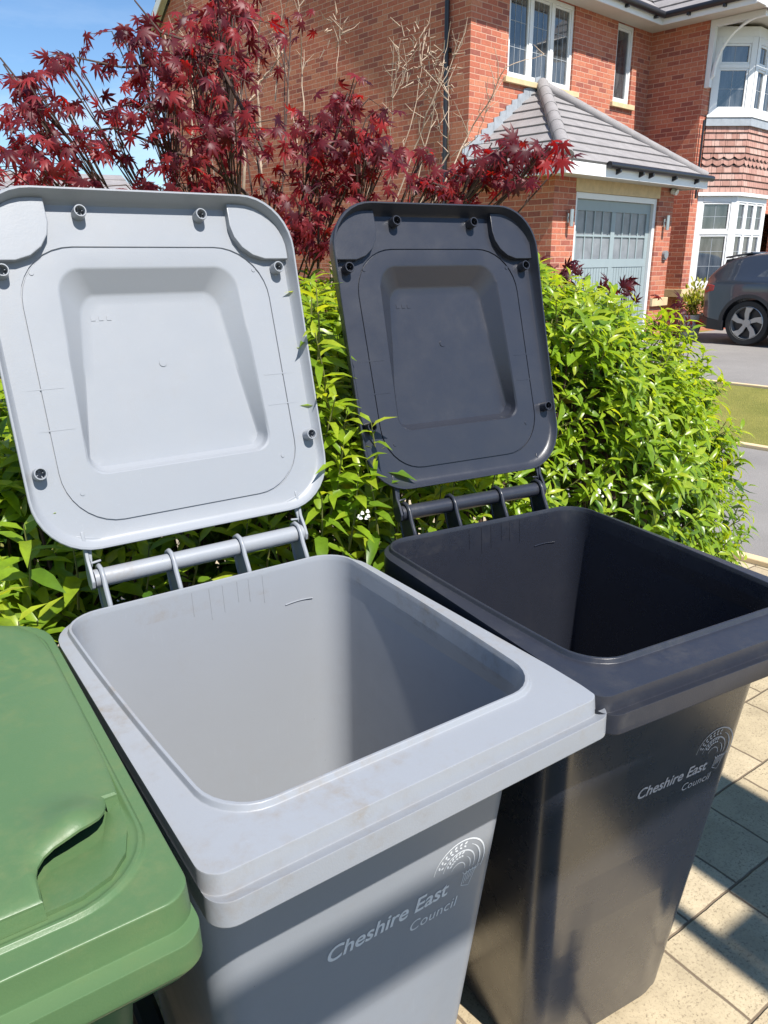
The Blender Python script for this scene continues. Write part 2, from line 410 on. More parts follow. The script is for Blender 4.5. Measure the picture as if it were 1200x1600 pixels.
def ground_mats():
    m, t, b = nt('soil'); v = coord(t)
    t.links.new(ramp(t, noise(t, v, 18, 8, 0.75), [(0.3, (0.035, 0.024, 0.015)), (0.7, (0.10, 0.075, 0.05))]), b.inputs['Base Color']); b.inputs['Roughness'].default_value = 0.95
    bump(t, b, noise(t, v, 40, 6, 0.7), 0.8, 0.02); M['soil'] = m
    m, t, b = nt('asphalt'); v = coord(t)
    c = ramp(t, noise(t, v, 1.4, 5, 0.6), [(0.3, (0.205, 0.192, 0.178)), (0.7, (0.26, 0.243, 0.225))])
    c = mix(t, 1.0, c, ramp(t, noise(t, v, 160, 3, 0.7), [(0.3, (0.7, 0.7, 0.7)), (0.7, (1.25, 1.25, 1.25))]), 'MULTIPLY')
    t.links.new(c, b.inputs['Base Color']); b.inputs['Roughness'].default_value = 0.9; bump(t, b, noise(t, v, 200, 3), 0.5, 0.004); M['asphalt'] = m
    m, t, b = nt('lawn'); v = coord(t)
    c = ramp(t, noise(t, v, 2.2, 6, 0.7), [(0.25, (0.17, 0.185, 0.03)), (0.75, (0.33, 0.30, 0.075))])
    c = mix(t, 1.0, c, ramp(t, noise(t, v, 90, 4, 0.8), [(0.3, (0.6, 0.62, 0.5)), (0.7, (1.3, 1.25, 1.1))]), 'MULTIPLY')
    t.links.new(c, b.inputs['Base Color']); b.inputs['Roughness'].default_value = 0.95; bump(t, b, noise(t, v, 120, 4), 1.0, 0.02); M['lawn'] = m
    # block paving, laid square to the bins
    m, t, b = nt('block_paving')
    v0 = coord(t, rot=(0, 0, -R(35.3)))
    wob = N(t, 'ShaderNodeTexNoise'); wob.inputs['Scale'].default_value = 14; wob.inputs['Detail'].default_value = 3; t.links.new(v0, wob.inputs['Vector'])
    vm = N(t, 'ShaderNodeVectorMath', operation='MULTIPLY_ADD'); t.links.new(wob.outputs['Color'], vm.inputs[0]); vm.inputs[1].default_value = (0.007, 0.007, 0); t.links.new(v0, vm.inputs[2])
    off = N(t, 'ShaderNodeVectorMath', operation='ADD'); off.inputs[1].default_value = (0.0, -0.075, 0); t.links.new(vm.outputs[0], off.inputs[0])
    br = N(t, 'ShaderNodeTexBrick'); t.links.new(off.outputs[0], br.inputs['Vector'])
    br.offset = 0.38; br.inputs['Scale'].default_value = 1; br.inputs['Brick Width'].default_value = 0.29; br.inputs['Row Height'].default_value = 0.232
    br.squash = 0.72; br.squash_frequency = 3
    br.inputs['Mortar Size'].default_value = 0.0045; br.inputs['Mortar Smooth'].default_value = 0.6
    br.inputs['Color1'].default_value = (0, 0, 0, 1); br.inputs['Color2'].default_value = (1, 1, 1, 1); br.inputs['Mortar'].default_value = (0.5, 0.5, 0.5, 1)
    c = ramp(t, br.outputs['Color'], [(0, (0.43, 0.35, 0.225)), (0.5, (0.49, 0.405, 0.265)), (1, (0.53, 0.44, 0.295))])
    c = mix(t, 1.0, c, ramp(t, noise(t, v0, 5, 6, 0.7), [(0.3, (0.74, 0.73, 0.72)), (0.7, (1.12, 1.12, 1.12))]), 'MULTIPLY')
    sp1 = ramp(t, noise(t, v0, 125, 5, 0.85), [(0.38, (0.28, 0.25, 0.23)), (0.47, (1, 1, 1))])
    gate = ramp(t, noise(t, v0, 12, 4, 0.6), [(0.35, (0.35, 0.35, 0.35)), (0.6, (1, 1, 1))])
    c = mix(t, gate, c, mix(t, 1.0, c, sp1, 'MULTIPLY'))
    c = mix(t, br.outputs['Fac'], c, (0.17, 0.125, 0.08))
    t.links.new(c, b.inputs['Base Color']); b.inputs['Roughness'].default_value = 0.88
    h = math_(t, 'SUBTRACT', math_(t, 'MULTIPLY', noise(t, v0, 130, 5, 0.7), 0.35), math_(t, 'MULTIPLY', br.outputs['Fac'], 1.4))
    bump(t, b, h, 0.7, 0.006); M['paving'] = m
ground_mats()
sheet('ground', -60, 60, -60, 60, -0.012, M['lawn'], 240, 8)
sheet('paving', -9, 4.0, -4.2, 14, 0.0, M['paving'], 4, 4)
sheet('pavement', 4.09, 6.62, -4, 14, 0.0, M['asphalt'], 8, 4)
sheet('lawn', 6.71, 8.71, -7.6, 14, 0.006, M['lawn'], 20, 4)
sheet('driveway', 8.79, 22, -6.6, 14, 0.0, M['asphalt'], 20, 4)
sheet('path', -3.0, 5.6, -8.3, -7.3, 0.0, M['paving'], 4, 2)
def kerb(name, a, b0, b1, h=0.03, wdt=0.07):
    mb = MB(); n = 12
    for i in range(n):
        for L in (0,):
            q0 = gd * a + gn * (b0 + (b1 - b0) * i / n + 0.002); q1 = gd * a + gn * (b0 + (b1 - b0) * (i + 1) / n - 0.002)
            z = zt(q0.x, q0.y)
            mb.obox((q0.x, q0.y, z - 0.05), gd * wdt, q1 - q0, (0, 0, h + 0.05))
    return tag(mb.build(name, M['cream'], bevel=0.006), kind='structure')
kerb('kerb', 4.005, -4, 10); kerb('kerb', 6.63, -6, 12); kerb('kerb', 8.72, -6.6, 10, wdt=0.065)
# ---------------------------------------------------------------- wheelie bins
def rloop(p_, nc=7, ns=6, zf=None):
    hwf, hwb, y0, y1, rf, rb, z, pw = p_
    W = max(hwf, hwb); pts = []
    corners = [(-W + rf, y0 + rf, rf, 180), (W - rf, y0 + rf, rf, 270), (W - rb, y1 - rb, rb, 0), (-W + rb, y1 - rb, rb, 90)]
    for ci, (cx, cy, r, a0) in enumerate(corners):
        arc = [(cx + r * math.cos(R(a0 + 90 * k / nc)), cy + r * math.sin(R(a0 + 90 * k / nc))) for k in range(nc + 1)]
        nx = corners[(ci + 1) % 4]; s0 = arc[-1]
        a1 = nx[3]; s1 = (nx[0] + nx[2] * math.cos(R(a1)), nx[1] + nx[2] * math.sin(R(a1)))
        pts += arc + [(s0[0] + (s1[0] - s0[0]) * k / ns, s0[1] + (s1[1] - s0[1]) * k / ns) for k in range(1, ns)]
    out = []
    for x, y in pts:
        k = min(1, max(0, (y1 - y) / (y1 - y0)))
        f = (hwb + (hwf - hwb) * k ** pw) / W
        zz = z if zf is None else z + zf(x * f, y)
        out.append((x * f, y, zz))
    return out
def fillet(prof, d=0.0025):
    out = [prof[0]]
    for i in range(1, len(prof) - 1):
        P0, P1, P2 = (np.array(q, float) for q in prof[i-1:i+2])
        m_ = np.array([1, 1, 1, 1, 0, 0, 1, 0], float)
        l0 = np.linalg.norm((P0 - P1) * m_); l2 = np.linalg.norm((P2 - P1) * m_)
        t0 = min(0.4, d / max(l0, 1e-6)); t2 = min(0.4, d / max(l2, 1e-6))
        A = P1 + (P0 - P1) * t0; B = P1 + (P2 - P1) * t2
        out += [tuple(A), tuple((A + 2 * P1 + B) / 4), tuple(B)]
    return out + [prof[-1]]

def bin_body(mat, rim=None):
    mb = MB()
    S = lambda z: (z - 0.02) / 0.91
    def ob(z):     # outer shell section
        s = S(z); return (0.196 + 0.066 * s, 0.205 + 0.057 * s, 0.195 - 0.087 * s, 0.575 + 0.083 * s, 0.045, 0.055, z, 1)
    prof = [ob(0.02)] + [ob(0.06 + 0.06 * i) for i in range(14)] + [ob(0.925)]
    prof += [(0.266, 0.267, 0.09, 0.660, 0.05, 0.06, 0.932, 1),
             (0.281, 0.281, -0.006, 0.665, 0.024, 0.08, 0.946, 1), (0.281, 0.281, -0.012, 0.667, 0.024, 0.08, 0.938, 1),
             (0.288, 0.288, -0.019, 0.672, 0.026, 0.09, 0.942, 1), (0.288, 0.288, -0.018, 0.673, 0.026, 0.09, 0.973, 1),
             (0.287, 0.288, 0.0, 0.674, 0.026, 0.09, 0.9655, 1), (0.2865, 0.2875, 0.003, 0.674, 0.026, 0.09, 0.990, 1),
             (0.243, 0.2695, 0.061, 0.667, 0.066, 0.062, 0.991, 2), (0.241, 0.267, 0.064, 0.665, 0.065, 0.061, 0.9985, 2),
             (0.237, 0.263, 0.068, 0.6612, 0.064, 0.059, 0.9985, 2), (0.235, 0.2614, 0.071, 0.6595, 0.062, 0.057, 0.990, 2)]
    def ib(z):
        s = S(z); return (0.190 + 0.0675 * s, 0.199 + 0.0585 * s, 0.200 - 0.087 * s, 0.571 + 0.083 * s, 0.05, 0.055, z, 1)
    prof += [(0.237, 0.2596, 0.076, 0.6569, 0.062, 0.056, 0.962, 1.5), ib(0.926), ib(0.5), ib(0.09)]
    prof = fillet(prof, 0.0016)
    loops = []
    sm = lambda v: (lambda k: k * k * (3 - 2 * k))(min(1, max(0, v)))
    nshell = sum(1 for q in prof[:60] if q[6] < 0.926 and q[2] > 0.1 and abs(q[2] - (0.195 - 0.087 * S(q[6]))) < 0.003)
    for i, q in enumerate(prof):
        L = rloop(q, 7, 16)
        if i < nshell:      # shallow moulded bulge down the middle of the front and the feet cut at its corners
            L = [(x, y - 0.007 * sm((0.150 - abs(x) - 0.05 * z) / 0.022) * sm((0.50 - z) / 0.16) * (1 if y < 0.3 else 0), z) for x, y, z in L]
        loops.append(L)
    mb.loft(loops, cap0=True)
    if rim:
        nl = len(loops[0]); lastb = max(i for i, q in enumerate(prof) if q[6] > 0.997)
        for k, f in enumerate(mb.f):
            if k // nl > lastb: break
            za = sum(mb.v[j][2] for j in f) / len(f); ya = sum(mb.v[j][1] for j in f) / len(f)
            if za > 0.935: mb.m[k] = 1
    b = len(mb.v)
    # floor inside: fan from the last ring, facing up
    last = rloop(prof[-1], 7, 16); n = len(last)
    mb.add(last + [(0, 0.35, 0.085)], [(k, (k + 1) % n, n) for k in range(n)])
    # moulding marks on the inner back wall and the lower front panel
    for i, a in enumerate((-0.045, -0.012, 0.014, 0.043, 0.066, 0.095)):
        L = (0.045, 0.060, 0.052, 0.040, 0.045, 0.055)[i]
        mb.obox((a, 0.6595 - L * 0.0912, 0.988 - L), (0.0009, 0, 0), (0, -0.0012, 0), (0, L * 0.0912, L))
    mb.tube([(0.138 + 0.012 * i, 0.6518 - 0.0006 * max(0, i - 3), 0.915 + 0.0035 * math.sin(math.pi * (i + 1) / 7)) for i in range(6)], 0.0011, 6)
    return mb.build('body', [mat, rim] if rim else mat, smooth=38)

def bin_common(mat, root, mb_body, bx, bo):
    """handle bar, hinge hooks, wheels; bx half length of the bar, bo its centre"""
    mb_body.parent = root
    hy, hz = 0.718, 1.0315
    bar = MB().tube([(bo - bx, hy, hz), (bo + bx, hy, hz)], 0.0165, 20).build('handle_bar', mat, root, smooth=40)
    for i, a in enumerate((bo - bx + 0.012, bo - bx * 0.33, bo + bx * 0.33, bo + bx - 0.012)):
        mb = MB()
        path = [(a, 0.668, 0.962), (a, 0.671, 0.988), (a, 0.680, 1.004), (a, 0.691, 1.022), (a, 0.698, 1.040), (a, 0.708, 1.051), (a, 0.722, 1.053), (a, 0.735, 1.046), (a, 0.742, 1.031), (a, 0.738, 1.012), (a, 0.728, 0.985), (a, 0.712, 0.955), (a, 0.690, 0.92), (a, 0.655, 0.90)]
        mb.tube(path, 0.0042, 8)
        web = [(a - 0.0015, y, z) for _, y, z in path]
        mb.prism(web[:5] + web[9:], (0.003, 0, 0))
        mb.build('hinge_hook', mat, root, smooth=45)
    for s in (-1, 1):
        w_ = MB()
        c = Vector((s * 0.235, 0.60, 0.1))
        ring = []
        for rr, xx in ((0.045, -0.018), (0.092, -0.022), (0.1, -0.014), (0.1, 0.014), (0.092, 0.022), (0.045, 0.018)):
            ring.append([c + Vector((xx, rr * math.cos(2*math.pi*k/28), rr * math.sin(2*math.pi*k/28))) for k in range(28)])
        w_.loft(ring, cap0=True, cap1=True); wh = w_.build('wheel', M['rubber'], root, smooth=35)
        MB().tube([c + Vector((-0.03, 0, 0)), c + Vector((0.03, 0, 0))], 0.03, 16).build('hub', M['black'], wh, smooth=40)
    MB().tube([(-0.23, 0.60, 0.1), (0.23, 0.60, 0.1)], 0.012, 10).build('axle', M['steel'], root, smooth=40)

def open_lid(mat, root, hw, bo, tilt, bx):
    """underside of the opened lid; lid space: x across, y up the lid from the hinge, z towards the viewer"""
    k = hw / 0.285
    nlip = lambda a, s: 0.012 + 0.022 * min(1, max(0, (s - 0.1) / 0.56)) ** 1.5
    def L(h0, h1, y0, y1, r0, r1, z, pw=1): return (h0 * k, h1 * k, y0, y1, r0, r1, z, pw)
    loops = []
    def push(P, lip=0.0):
        loops.append(rloop(P, 9, 8, (lambda a, s: nlip(a, s) * lip) if lip else None))
    # back skin (from the middle outwards), rim, then the underside inwards
    push(L(0.166, 0.123, 0.196, 0.492, 0.03, 0.035, -0.037))
    push(L(0.174, 0.165, 0.176, 0.535, 0.03, 0.035, -0.006))
    push(L(0.272, 0.278, 0.062, 0.650, 0.10, 0.10, -0.005))
    push(L(0.280, 0.286, 0.053, 0.660, 0.10, 0.10, -0.003))
    push(L(0.283, 0.290, 0.050, 0.664, 0.10, 0.10, 0.0), 0.75)
    push(L(0.2835, 0.2905, 0.0495, 0.6645, 0.10, 0.10, 0.0), 0.95)
    push(L(0.2825, 0.2895, 0.0505, 0.6635, 0.10, 0.10, 0.001), 1.0)
    push(L(0.2795, 0.2865, 0.0535, 0.6605, 0.10, 0.10, 0.001), 1.0)
    push(L(0.2785, 0.2850, 0.0545, 0.6590, 0.10, 0.10, 0.0), 0.9)
    push(L(0.274, 0.281, 0.062, 0.651, 0.097, 0.097, 0.003), 0.12)
    push(L(0.268, 0.276, 0.069, 0.645, 0.095, 0.095, 0.0005))
    push(L(0.2275, 0.2310, 0.0915, 0.5750, 0.095, 0.10, 0.0))
    push(L(0.2270, 0.2305, 0.0920, 0.5745, 0.095, 0.10, -0.003))
    push(L(0.2255, 0.2290, 0.0935, 0.5730, 0.095, 0.10, -0.003))
    push(L(0.2250, 0.2285, 0.0940, 0.5725, 0.095, 0.10, 0.0))
    push(L(0.178, 0.168, 0.176, 0.540, 0.034, 0.045, 0.0))
    push(L(0.174, 0.163, 0.179, 0.535, 0.032, 0.042, -0.003))
    push(L(0.170, 0.130, 0.187, 0.500, 0.026, 0.036, -0.0275))
    push(L(0.166, 0.124, 0.191, 0.494, 0.026, 0.034, -0.031))
    push(L(0.150, 0.108, 0.207, 0.478, 0.024, 0.032, -0.0313))
    push(L(0.05, 0.05, 0.28, 0.42, 0.03, 0.03, -0.0315))
    mb = MB(); mb.loft(loops, cap0=True, cap1=True)
    # small embossed lines
    for (x0, x1, y) in ((-0.265, -0.19, 0.333), (-0.245, -0.185, 0.262), (0.188, 0.262, 0.322), (0.185, 0.262, 0.262)):
        mb.box(x0 * k, x1 * k, y, y + 0.0022, 0.0, 0.0004)
    mb.tube([(0.0, 0.368, -0.0315), (0.0, 0.368, -0.030)], 0.007, 16)
    for dx in (0, 1, 2):
        mb.box(-0.115 * k + dx * 0.014, -0.115 * k + dx * 0.014 + 0.008, 0.452, 0.460, -0.0312, -0.0304)
    for x, y in ((-0.205, 0.53), (0.205, 0.53), (-0.195, 0.15), (0.195, 0.16)):
        mb.tube([(x * k, y, 0.0), (x * k, y, 0.0012)], 0.004, 10)
    lid = mb.build('lid', mat, root, smooth=32)
    ly = 0.718; lz = 1.0315; t = R(tilt)
    ydir = Vector((0, math.sin(t), math.cos(t))); zdir = Vector((0, -math.cos(t), math.sin(t)))
    lid.matrix_local = Matrix(((1, 0, 0, bo), (0, ydir.y, zdir.y, ly), (0, ydir.z, zdir.z, lz), (0, 0, 0, 1)))
    for s in (-1, 1):           # corner pads
        mb = MB(); pts = []
        c = (0.188 * k, 0.561)
        outer = [(0.188 * k + 0.0915 * math.cos(R(a)) * 1.0, 0.561 + 0.0915 * math.sin(R(a))) for a in range(0, 91, 9)]
        outer = [(min(x, 0.2790 * k), y) for x, y in outer]
        inner = [(0.166 * k, 0.6525), (0.165 * k, 0.612), (0.170 * k, 0.590), (0.183 * k, 0.570), (0.203 * k, 0.555), (0.228 * k, 0.547), (0.2785 * k, 0.547)]
        pts = [(s * x, y) for x, y in outer + inner]
        cx = sum(q[0] for q in pts) / len(pts); cy = sum(q[1] for q in pts) / len(pts)
        sh = lambda f, z: [(cx + (x - cx) * f, cy + (y - cy) * f, z) for x, y in pts]
        Ls = [sh(1, -0.002), sh(1, 0.0125), sh(0.985, 0.0148), sh(0.96, 0.0155)]
        if s < 0: Ls = [l[::-1] for l in Ls]
        mb.loft(Ls, cap1=True)
        mb.build('corner_pad', mat, lid, smooth=40)
    for x, y in ((-0.110, 0.630), (0.110, 0.630), (-0.252, 0.530), (0.252, 0.530), (-0.258, 0.193), (0.258, 0.193)):
        mb = MB(); n = 20
        ring = lambda r_, z: [(x * k + r_ * math.cos(2*math.pi*i/n), y + r_ * math.sin(2*math.pi*i/n), z) for i in range(n)]
        mb.loft([ring(0.0115, -0.001), ring(0.0108, 0.0205), ring(0.0102, 0.0215), ring(0.0086, 0.0215), ring(0.0080, 0.0205), ring(0.0080, 0.002)], cap1=True)
        for a in range(4):
            ca = math.cos(a * math.pi / 2 + 0.4); sa = math.sin(a * math.pi / 2 + 0.4)
            mb.obox((x * k + ca * 0.004 - sa * 0.0006, y + sa * 0.004 + ca * 0.0006, 0.002), (ca * 0.0042, sa * 0.0042, 0), (sa * 0.0012, -ca * 0.0012, 0), (0, 0, 0.013))
        mb.build('buffer', mat, lid, smooth=40)
    for s in (-1, 1):           # arms that run down to the hinge
        mb = MB(); x = s * bx * 1.02
        prof = [(0.085, 0.002), (0.060, 0.005), (0.035, 0.004), (0.015, 0.012), (-0.004, 0.016), (-0.015, 0.010), (-0.0185, -0.004), (-0.010, -0.017), (0.008, -0.018), (0.03, -0.012), (0.06, -0.008), (0.085, -0.005)]
        mb.prism([(x - 0.003, y, z) for y, z in prof], (0.006, 0, 0))
        # flange that widens into the lid plate
        mb.prism([(x - s * 0.002, 0.045, -0.004), (x + s * 0.012, 0.08, -0.004), (x - s * 0.035, 0.066, -0.004), (x - s * 0.010, 0.052, -0.004), (x - s * 0.006, 0.02, -0.004)], (0, 0, 0.006))
        mb.tube([(x - s * 0.004, 0.028, 0.0), (x - s * 0.022, 0.030, 0.0)], 0.0025, 6)
        mb.build('lid_arm', mat, lid, smooth=30, bevel=0.0015)
    return lid

def text_mesh(name, body, size, mat, parent, shear=0.0, offset=0.0, spacing=1.0):
    cu = bpy.data.curves.new(name, 'FONT'); cu.body = body; cu.size = size; cu.shear = shear; cu.offset = offset
    cu.space_character = spacing; cu.resolution_u = 4
    o = bpy.data.objects.new(name, cu); COL.objects.link(o)
    dg = bpy.context.evaluated_depsgraph_get()
    me = bpy.data.meshes.new_from_object(o.evaluated_get(dg))
    bpy.data.objects.remove(o, do_unlink=True)
    me.materials.clear(); me.materials.append(mat)
    o = bpy.data.objects.new(name, me); COL.objects.link(o); o.parent = parent
    return o
def bin_print(root, mat, sc=1.0, dx=0.0):
    """council lettering and wheat sheaf emblem, printed on the sloping front face"""
    slope = 0.087 / 0.91; z0 = 0.66; y0 = 0.195 - 0.087 * (z0 - 0.02) / 0.91
    up = Vector((0, -slope, 1)).normalized(); nrm = Vector((0, -1, -slope)).normalized()
    def plane(x, z):
        x = 0.186 + (x - 0.186) * sc + dx; z = 0.66 + (z - 0.66) * sc
        o_ = Vector((x, y0 - slope * (z - z0), z)) + nrm * 0.0007
        return Matrix(((1, up.x, nrm.x, o_.x), (0, up.y, nrm.y, o_.y), (0, up.z, nrm.z, o_.z), (0, 0, 0, 1)))
    def fit(o, width, x, z):
        xs = [v.co.x for v in o.data.vertices]; k = width * sc / (max(xs) - min(xs)); mn = min(xs)
        for v in o.data.vertices: v.co.x = (v.co.x - mn) * k; v.co.y *= k
        o.matrix_local = plane(x, z)
    e = root
    o = text_mesh('council_name', 'Cheshire East', 0.05, mat, e, 0.22, 0.0009, 1.0); fit(o, 0.216, -0.083, 0.628)
    o = text_mesh('council_word', 'Council', 0.04, mat, e, 0.22, 0.0, 1.05); fit(o, 0.092, 0.062, 0.592)
    # emblem: three nested arches, two ears of wheat, the tied foot of the sheaf
    mb = MB()
    def strip(pts, wd):
        n = len(pts); vs = []
        for i, q in enumerate(pts):
            a = Vector(pts[max(0, i-1)]); b = Vector(pts[min(n-1, i+1)]); d = (b - a).normalized(); p_ = Vector((-d.y, d.x)); ww = wd[i] if hasattr(wd, '__len__') else wd
            vs += [(q[0] + p_.x * ww, q[1] + p_.y * ww, 0), (q[0] - p_.x * ww, q[1] - p_.y * ww, 0)]
        mb.add(vs, [(2*i, 2*i+1, 2*i+3, 2*i+2) for i in range(n-1)])
    def arch(rx, ry, cx, cy, a0, a1, w_):
        n = 22
        strip([(cx + rx * math.cos(R(a0 + (a1-a0)*i/n)), cy + ry * math.sin(R(a0 + (a1-a0)*i/n))) for i in range(n+1)], [w_ * (0.35 + 0.65 * math.sin(math.pi * min(1, (i + 1.5) / n * 1.02))) for i in range(n+1)])
    arch(0.056, 0.056, 0, 0, -28, 172, 0.0016)
    arch(0.044, 0.046, 0.002, -0.002, -24, 60, 0.0016)
    arch(0.035, 0.036, -0.001, -0.003, -20, 170, 0.0014)
    arch(0.024, 0.025, 0.001, -0.006, -16, 55, 0.0012)
    arch(0.015, 0.016, -0.002, -0.008, -10, 165, 0.0011)
    for rx, cnt in ((0.0455, 7), (0.0255, 6)):
        for i in range(cnt):
            a = R(78 + i * (92 / cnt)); ca, sa = math.cos(a), math.sin(a)
            for off, sc in ((0.0032, 1.0), (-0.0040, 0.9)):
                r_ = rx + off; cx, cy = r_ * ca, r_ * sa
                th = a + math.pi / 2 + (0.65 if off > 0 else -0.65)
                lx = 0.0040 * sc; wx = 0.0022 * sc
                pp = [(cx + lx * math.cos(th) * u - wx * math.sin(th) * v, cy + lx * math.sin(th) * u + wx * math.cos(th) * v, 0) for u, v in ((-1, 0), (-0.3, -1), (0.5, -0.8), (1, 0), (0.5, 0.8), (-0.3, 1))]
                mb.poly(pp)
    for i in range(6):
        t_ = i / 5
        strip([(0.010 + 0.038 * t_, -0.020), (0.014 + 0.024 * t_, -0.027), (0.009 + 0.024 * t_, -0.050 + 0.012 * t_)], 0.0008)
    strip([(0.014, -0.0265), (0.026, -0.0235), (0.040, -0.0245)], 0.0014)
    strip([(0.009, -0.050), (0.026, -0.058), (0.034, -0.038)], 0.0008)
    mb.v = [(x * sc, y * sc, z) for x, y, z in mb.v]
    o = mb.build('emblem', mat, e); o.matrix_local = plane(0.146, 0.676)

def make_open_bin(name, label, mat, rim, pr, x, y, yaw, hw, bx, bo, tilt, sc=1.0, dx=0.0):
    root = empty(name, (x, y, 0), yaw)
    tag(root, label, 'wheelie bin', 'council wheelie bins standing side by side')
    body = bin_body(mat, rim)
    bin_common(rim or mat, root, body, bx, bo)
    open_lid(rim or mat, root, hw, bo, tilt, bx)
    bin_print(root, pr, sc, dx)
    return root
GX, GY, GYAW = 0.0629276, 0.74421953, 0.60391099
make_open_bin('wheelie_bin', 'empty light grey wheelie bin, lid thrown open, between the green and black bins', M['grey'], None, M['print'], GX, GY, GYAW, 0.285, 0.205, 0.010, 17)
make_open_bin('wheelie_bin', 'empty black wheelie bin with its lid thrown open against the hedge', M['black'], M['black_rim'], M['print_b'], 0.54330942, 1.03238401, 0.50047706, 0.264, 0.194, 0.008, 18, 0.84, 0.008)

# green bin, lid shut
groot = empty('wheelie_bin', (-0.40782122, 0.38126794, 0), 0.59030671)
tag(groot, 'green wheelie bin with its lid closed and a scooped hand grip', 'wheelie bin', 'council wheelie bins standing side by side')
gb = bin_body(M['green'])
for v in gb.data.vertices:       # its rim sits below the closed lid
    if v.co.z > 0.925: v.co.z = 0.925 + (v.co.z - 0.925) * 0.9
    if v.co.z > 0.93 : v.co.x *= 0.975; v.co.y = 0.33 + (v.co.y - 0.33) * 0.962
bin_common(M['green'], groot, gb, 0.205, 0.0)
def closed_lid():
    prof = [(0.277, 0.277, -0.008, 0.676, 0.026, 0.09, 0.960, 1), (0.284, 0.284, -0.016, 0.682, 0.026, 0.09, 0.954, 1), (0.288, 0.288, -0.0195, 0.684, 0.026, 0.09, 0.960, 1),
            (0.2875, 0.288, -0.0185, 0.684, 0.026, 0.09, 0.9885, 1), (0.287, 0.287, -0.0005, 0.683, 0.028, 0.09, 0.9895, 1), (0.2855, 0.286, 0.0015, 0.682, 0.028, 0.09, 1.0195, 1),
            (0.284, 0.284, 0.003, 0.679, 0.03, 0.09, 1.0205, 1), (0.272, 0.276, 0.028, 0.668, 0.085, 0.10, 1.0205, 1), (0.2695, 0.273, 0.031, 0.664, 0.084, 0.10, 1.0245, 1), (0.2665, 0.270, 0.034, 0.660, 0.083, 0.10, 1.0245, 1), (0.262, 0.268, 0.040, 0.654, 0.08, 0.095, 1.0215, 1)]
    mb = MB(); mb.loft([rloop(q, 9, 8) for q in fillet(prof, 0.0014)], cap1=True)
    lid = mb.build('lid', M['green'], groot, smooth=34)
    # raised centre panel: a thin slab with skirts, cut back at the front corners into hand scoops
    S = [(0.1700, 0.078), (0.1730, 0.088), (0.1800, 0.096), (0.190, 0.0995), (0.203, 0.100), (0.214, 0.1025), (0.225, 0.1065), (0.234, 0.113), (0.241, 0.123), (0.2455, 0.135), (0.2475, 0.148)]
    right = [(0.2605, 0.1495), (0.264, 0.20), (0.268, 0.34), (0.2685, 0.50), (0.262, 0.575), (0.245, 0.615), (0.215, 0.640), (0.17, 0.652)]
    front = [(0.1690, 0.045)]
    half = front + S + right
    outline = half + [(-x, y) for x, y in half[::-1]]
    def crown(x, y): return 0.006 * (1 - (x / 0.27) ** 2) * min(1, (y - 0.03) / 0.12)
    def hump(x, y): return 0.016 * math.exp(-(((abs(x) - 0.212) / 0.030) ** 2 + ((y - 0.118) / 0.032) ** 2))
    top = []; n = len(outline)
    cx, cy = 0.0, 0.33
    def shrink(f, z, cr=0.0): return [(cx + (x - cx) * f, cy + (y - cy) * f, z + crown(cx + (x - cx) * f, cy + (y - cy) * f) * cr + hump(cx + (x - cx) * f, cy + (y - cy) * f)) for x, y in outline]
    rings = [shrink(1.0, 1.0365), shrink(1.0, 1.0390, 0.2), shrink(0.99, 1.0412, 0.5), shrink(0.96, 1.0424, 1), shrink(0.93, 1.0428, 1), shrink(0.89, 1.0430, 1), shrink(0.84, 1.0432, 1), shrink(0.78, 1.0434, 1), shrink(0.7, 1.0435, 1), shrink(0.5, 1.0438, 1), shrink(0.2, 1.044, 1)]
    mb = MB(); mb.loft(rings, cap1=True); mb.loft([shrink(1.0, 1.0365)[::-1], shrink(0.9, 1.0365)[::-1], shrink(0.75, 1.0365)[::-1]])
    ids = [i for i in range(n)]
    for i in ids:               # skirts everywhere except along the two S-shaped lips
        a, b = outline[i], outline[(i + 1) % n]
        sa = abs(a[0]) >= 0.1699 and a[1] < 0.1485 and 0.077 < a[1]; sb = abs(b[0]) >= 0.1699 and b[1] < 0.1485 and 0.077 < b[1]
        if sa and sb: continue
        f = 1.0 if (a[1] > 0.149 or b[1] > 0.149) and min(abs(a[0]), abs(b[0])) > 0.24 else 1.0
        mb.quad((a[0] * 1.006, a[1] - 0.002 * (a[1] < 0.3), 1.0218), (b[0] * 1.006, b[1] - 0.002 * (b[1] < 0.3), 1.0218), (b[0], b[1], 1.0365 + hump(*b)), (a[0], a[1], 1.0365 + hump(*a)))
    mb.build('raised_panel', M['green'], lid, smooth=35)
    for s in (-1, 1):           # rounded front fall of the panel beside the scoop and the scoop floor
        mb = MB()
        fl = [(0.1695, 0.046), (0.20, 0.047), (0.228, 0.057), (0.247, 0.078), (0.257, 0.108), (0.2605, 0.149), (0.2480, 0.149), (0.2420, 0.124), (0.226, 0.109), (0.203, 0.103), (0.182, 0.099), (0.172, 0.088)]
        hz = [1.0260, 1.0262, 1.0265, 1.0270, 1.0280, 1.0300, 1.0235, 1.0222, 1.0220, 1.0220, 1.0220, 1.0222]
        pts = [(s * x, y, z) for (x, y), z in zip(fl, hz)]
        c = (s * 0.225, 0.085, 1.0242)
        mb.add(pts + [c], [((i, (i + 1) % 12, 12) if s > 0 else ((i + 1) % 12, i, 12)) for i in range(12)])
        mb.prism([(s * x, y, 1.021) for x, y in fl[:6]] + [(s * x * 0.985, y + 0.002, 1.021) for x, y in fl[:6][::-1]], (0, 0, 0.0052))
        mb.build('hand_scoop', M['green'], lid, smooth=30)
    # faint raised marks on the panel
    mb = MB()
    mb.box(0.118, 0.122, 0.335, 0.435, 1.0425, 1.0495)
    mb.build('moulded_rib', M['green'], lid, smooth=30, bevel=0.0015)
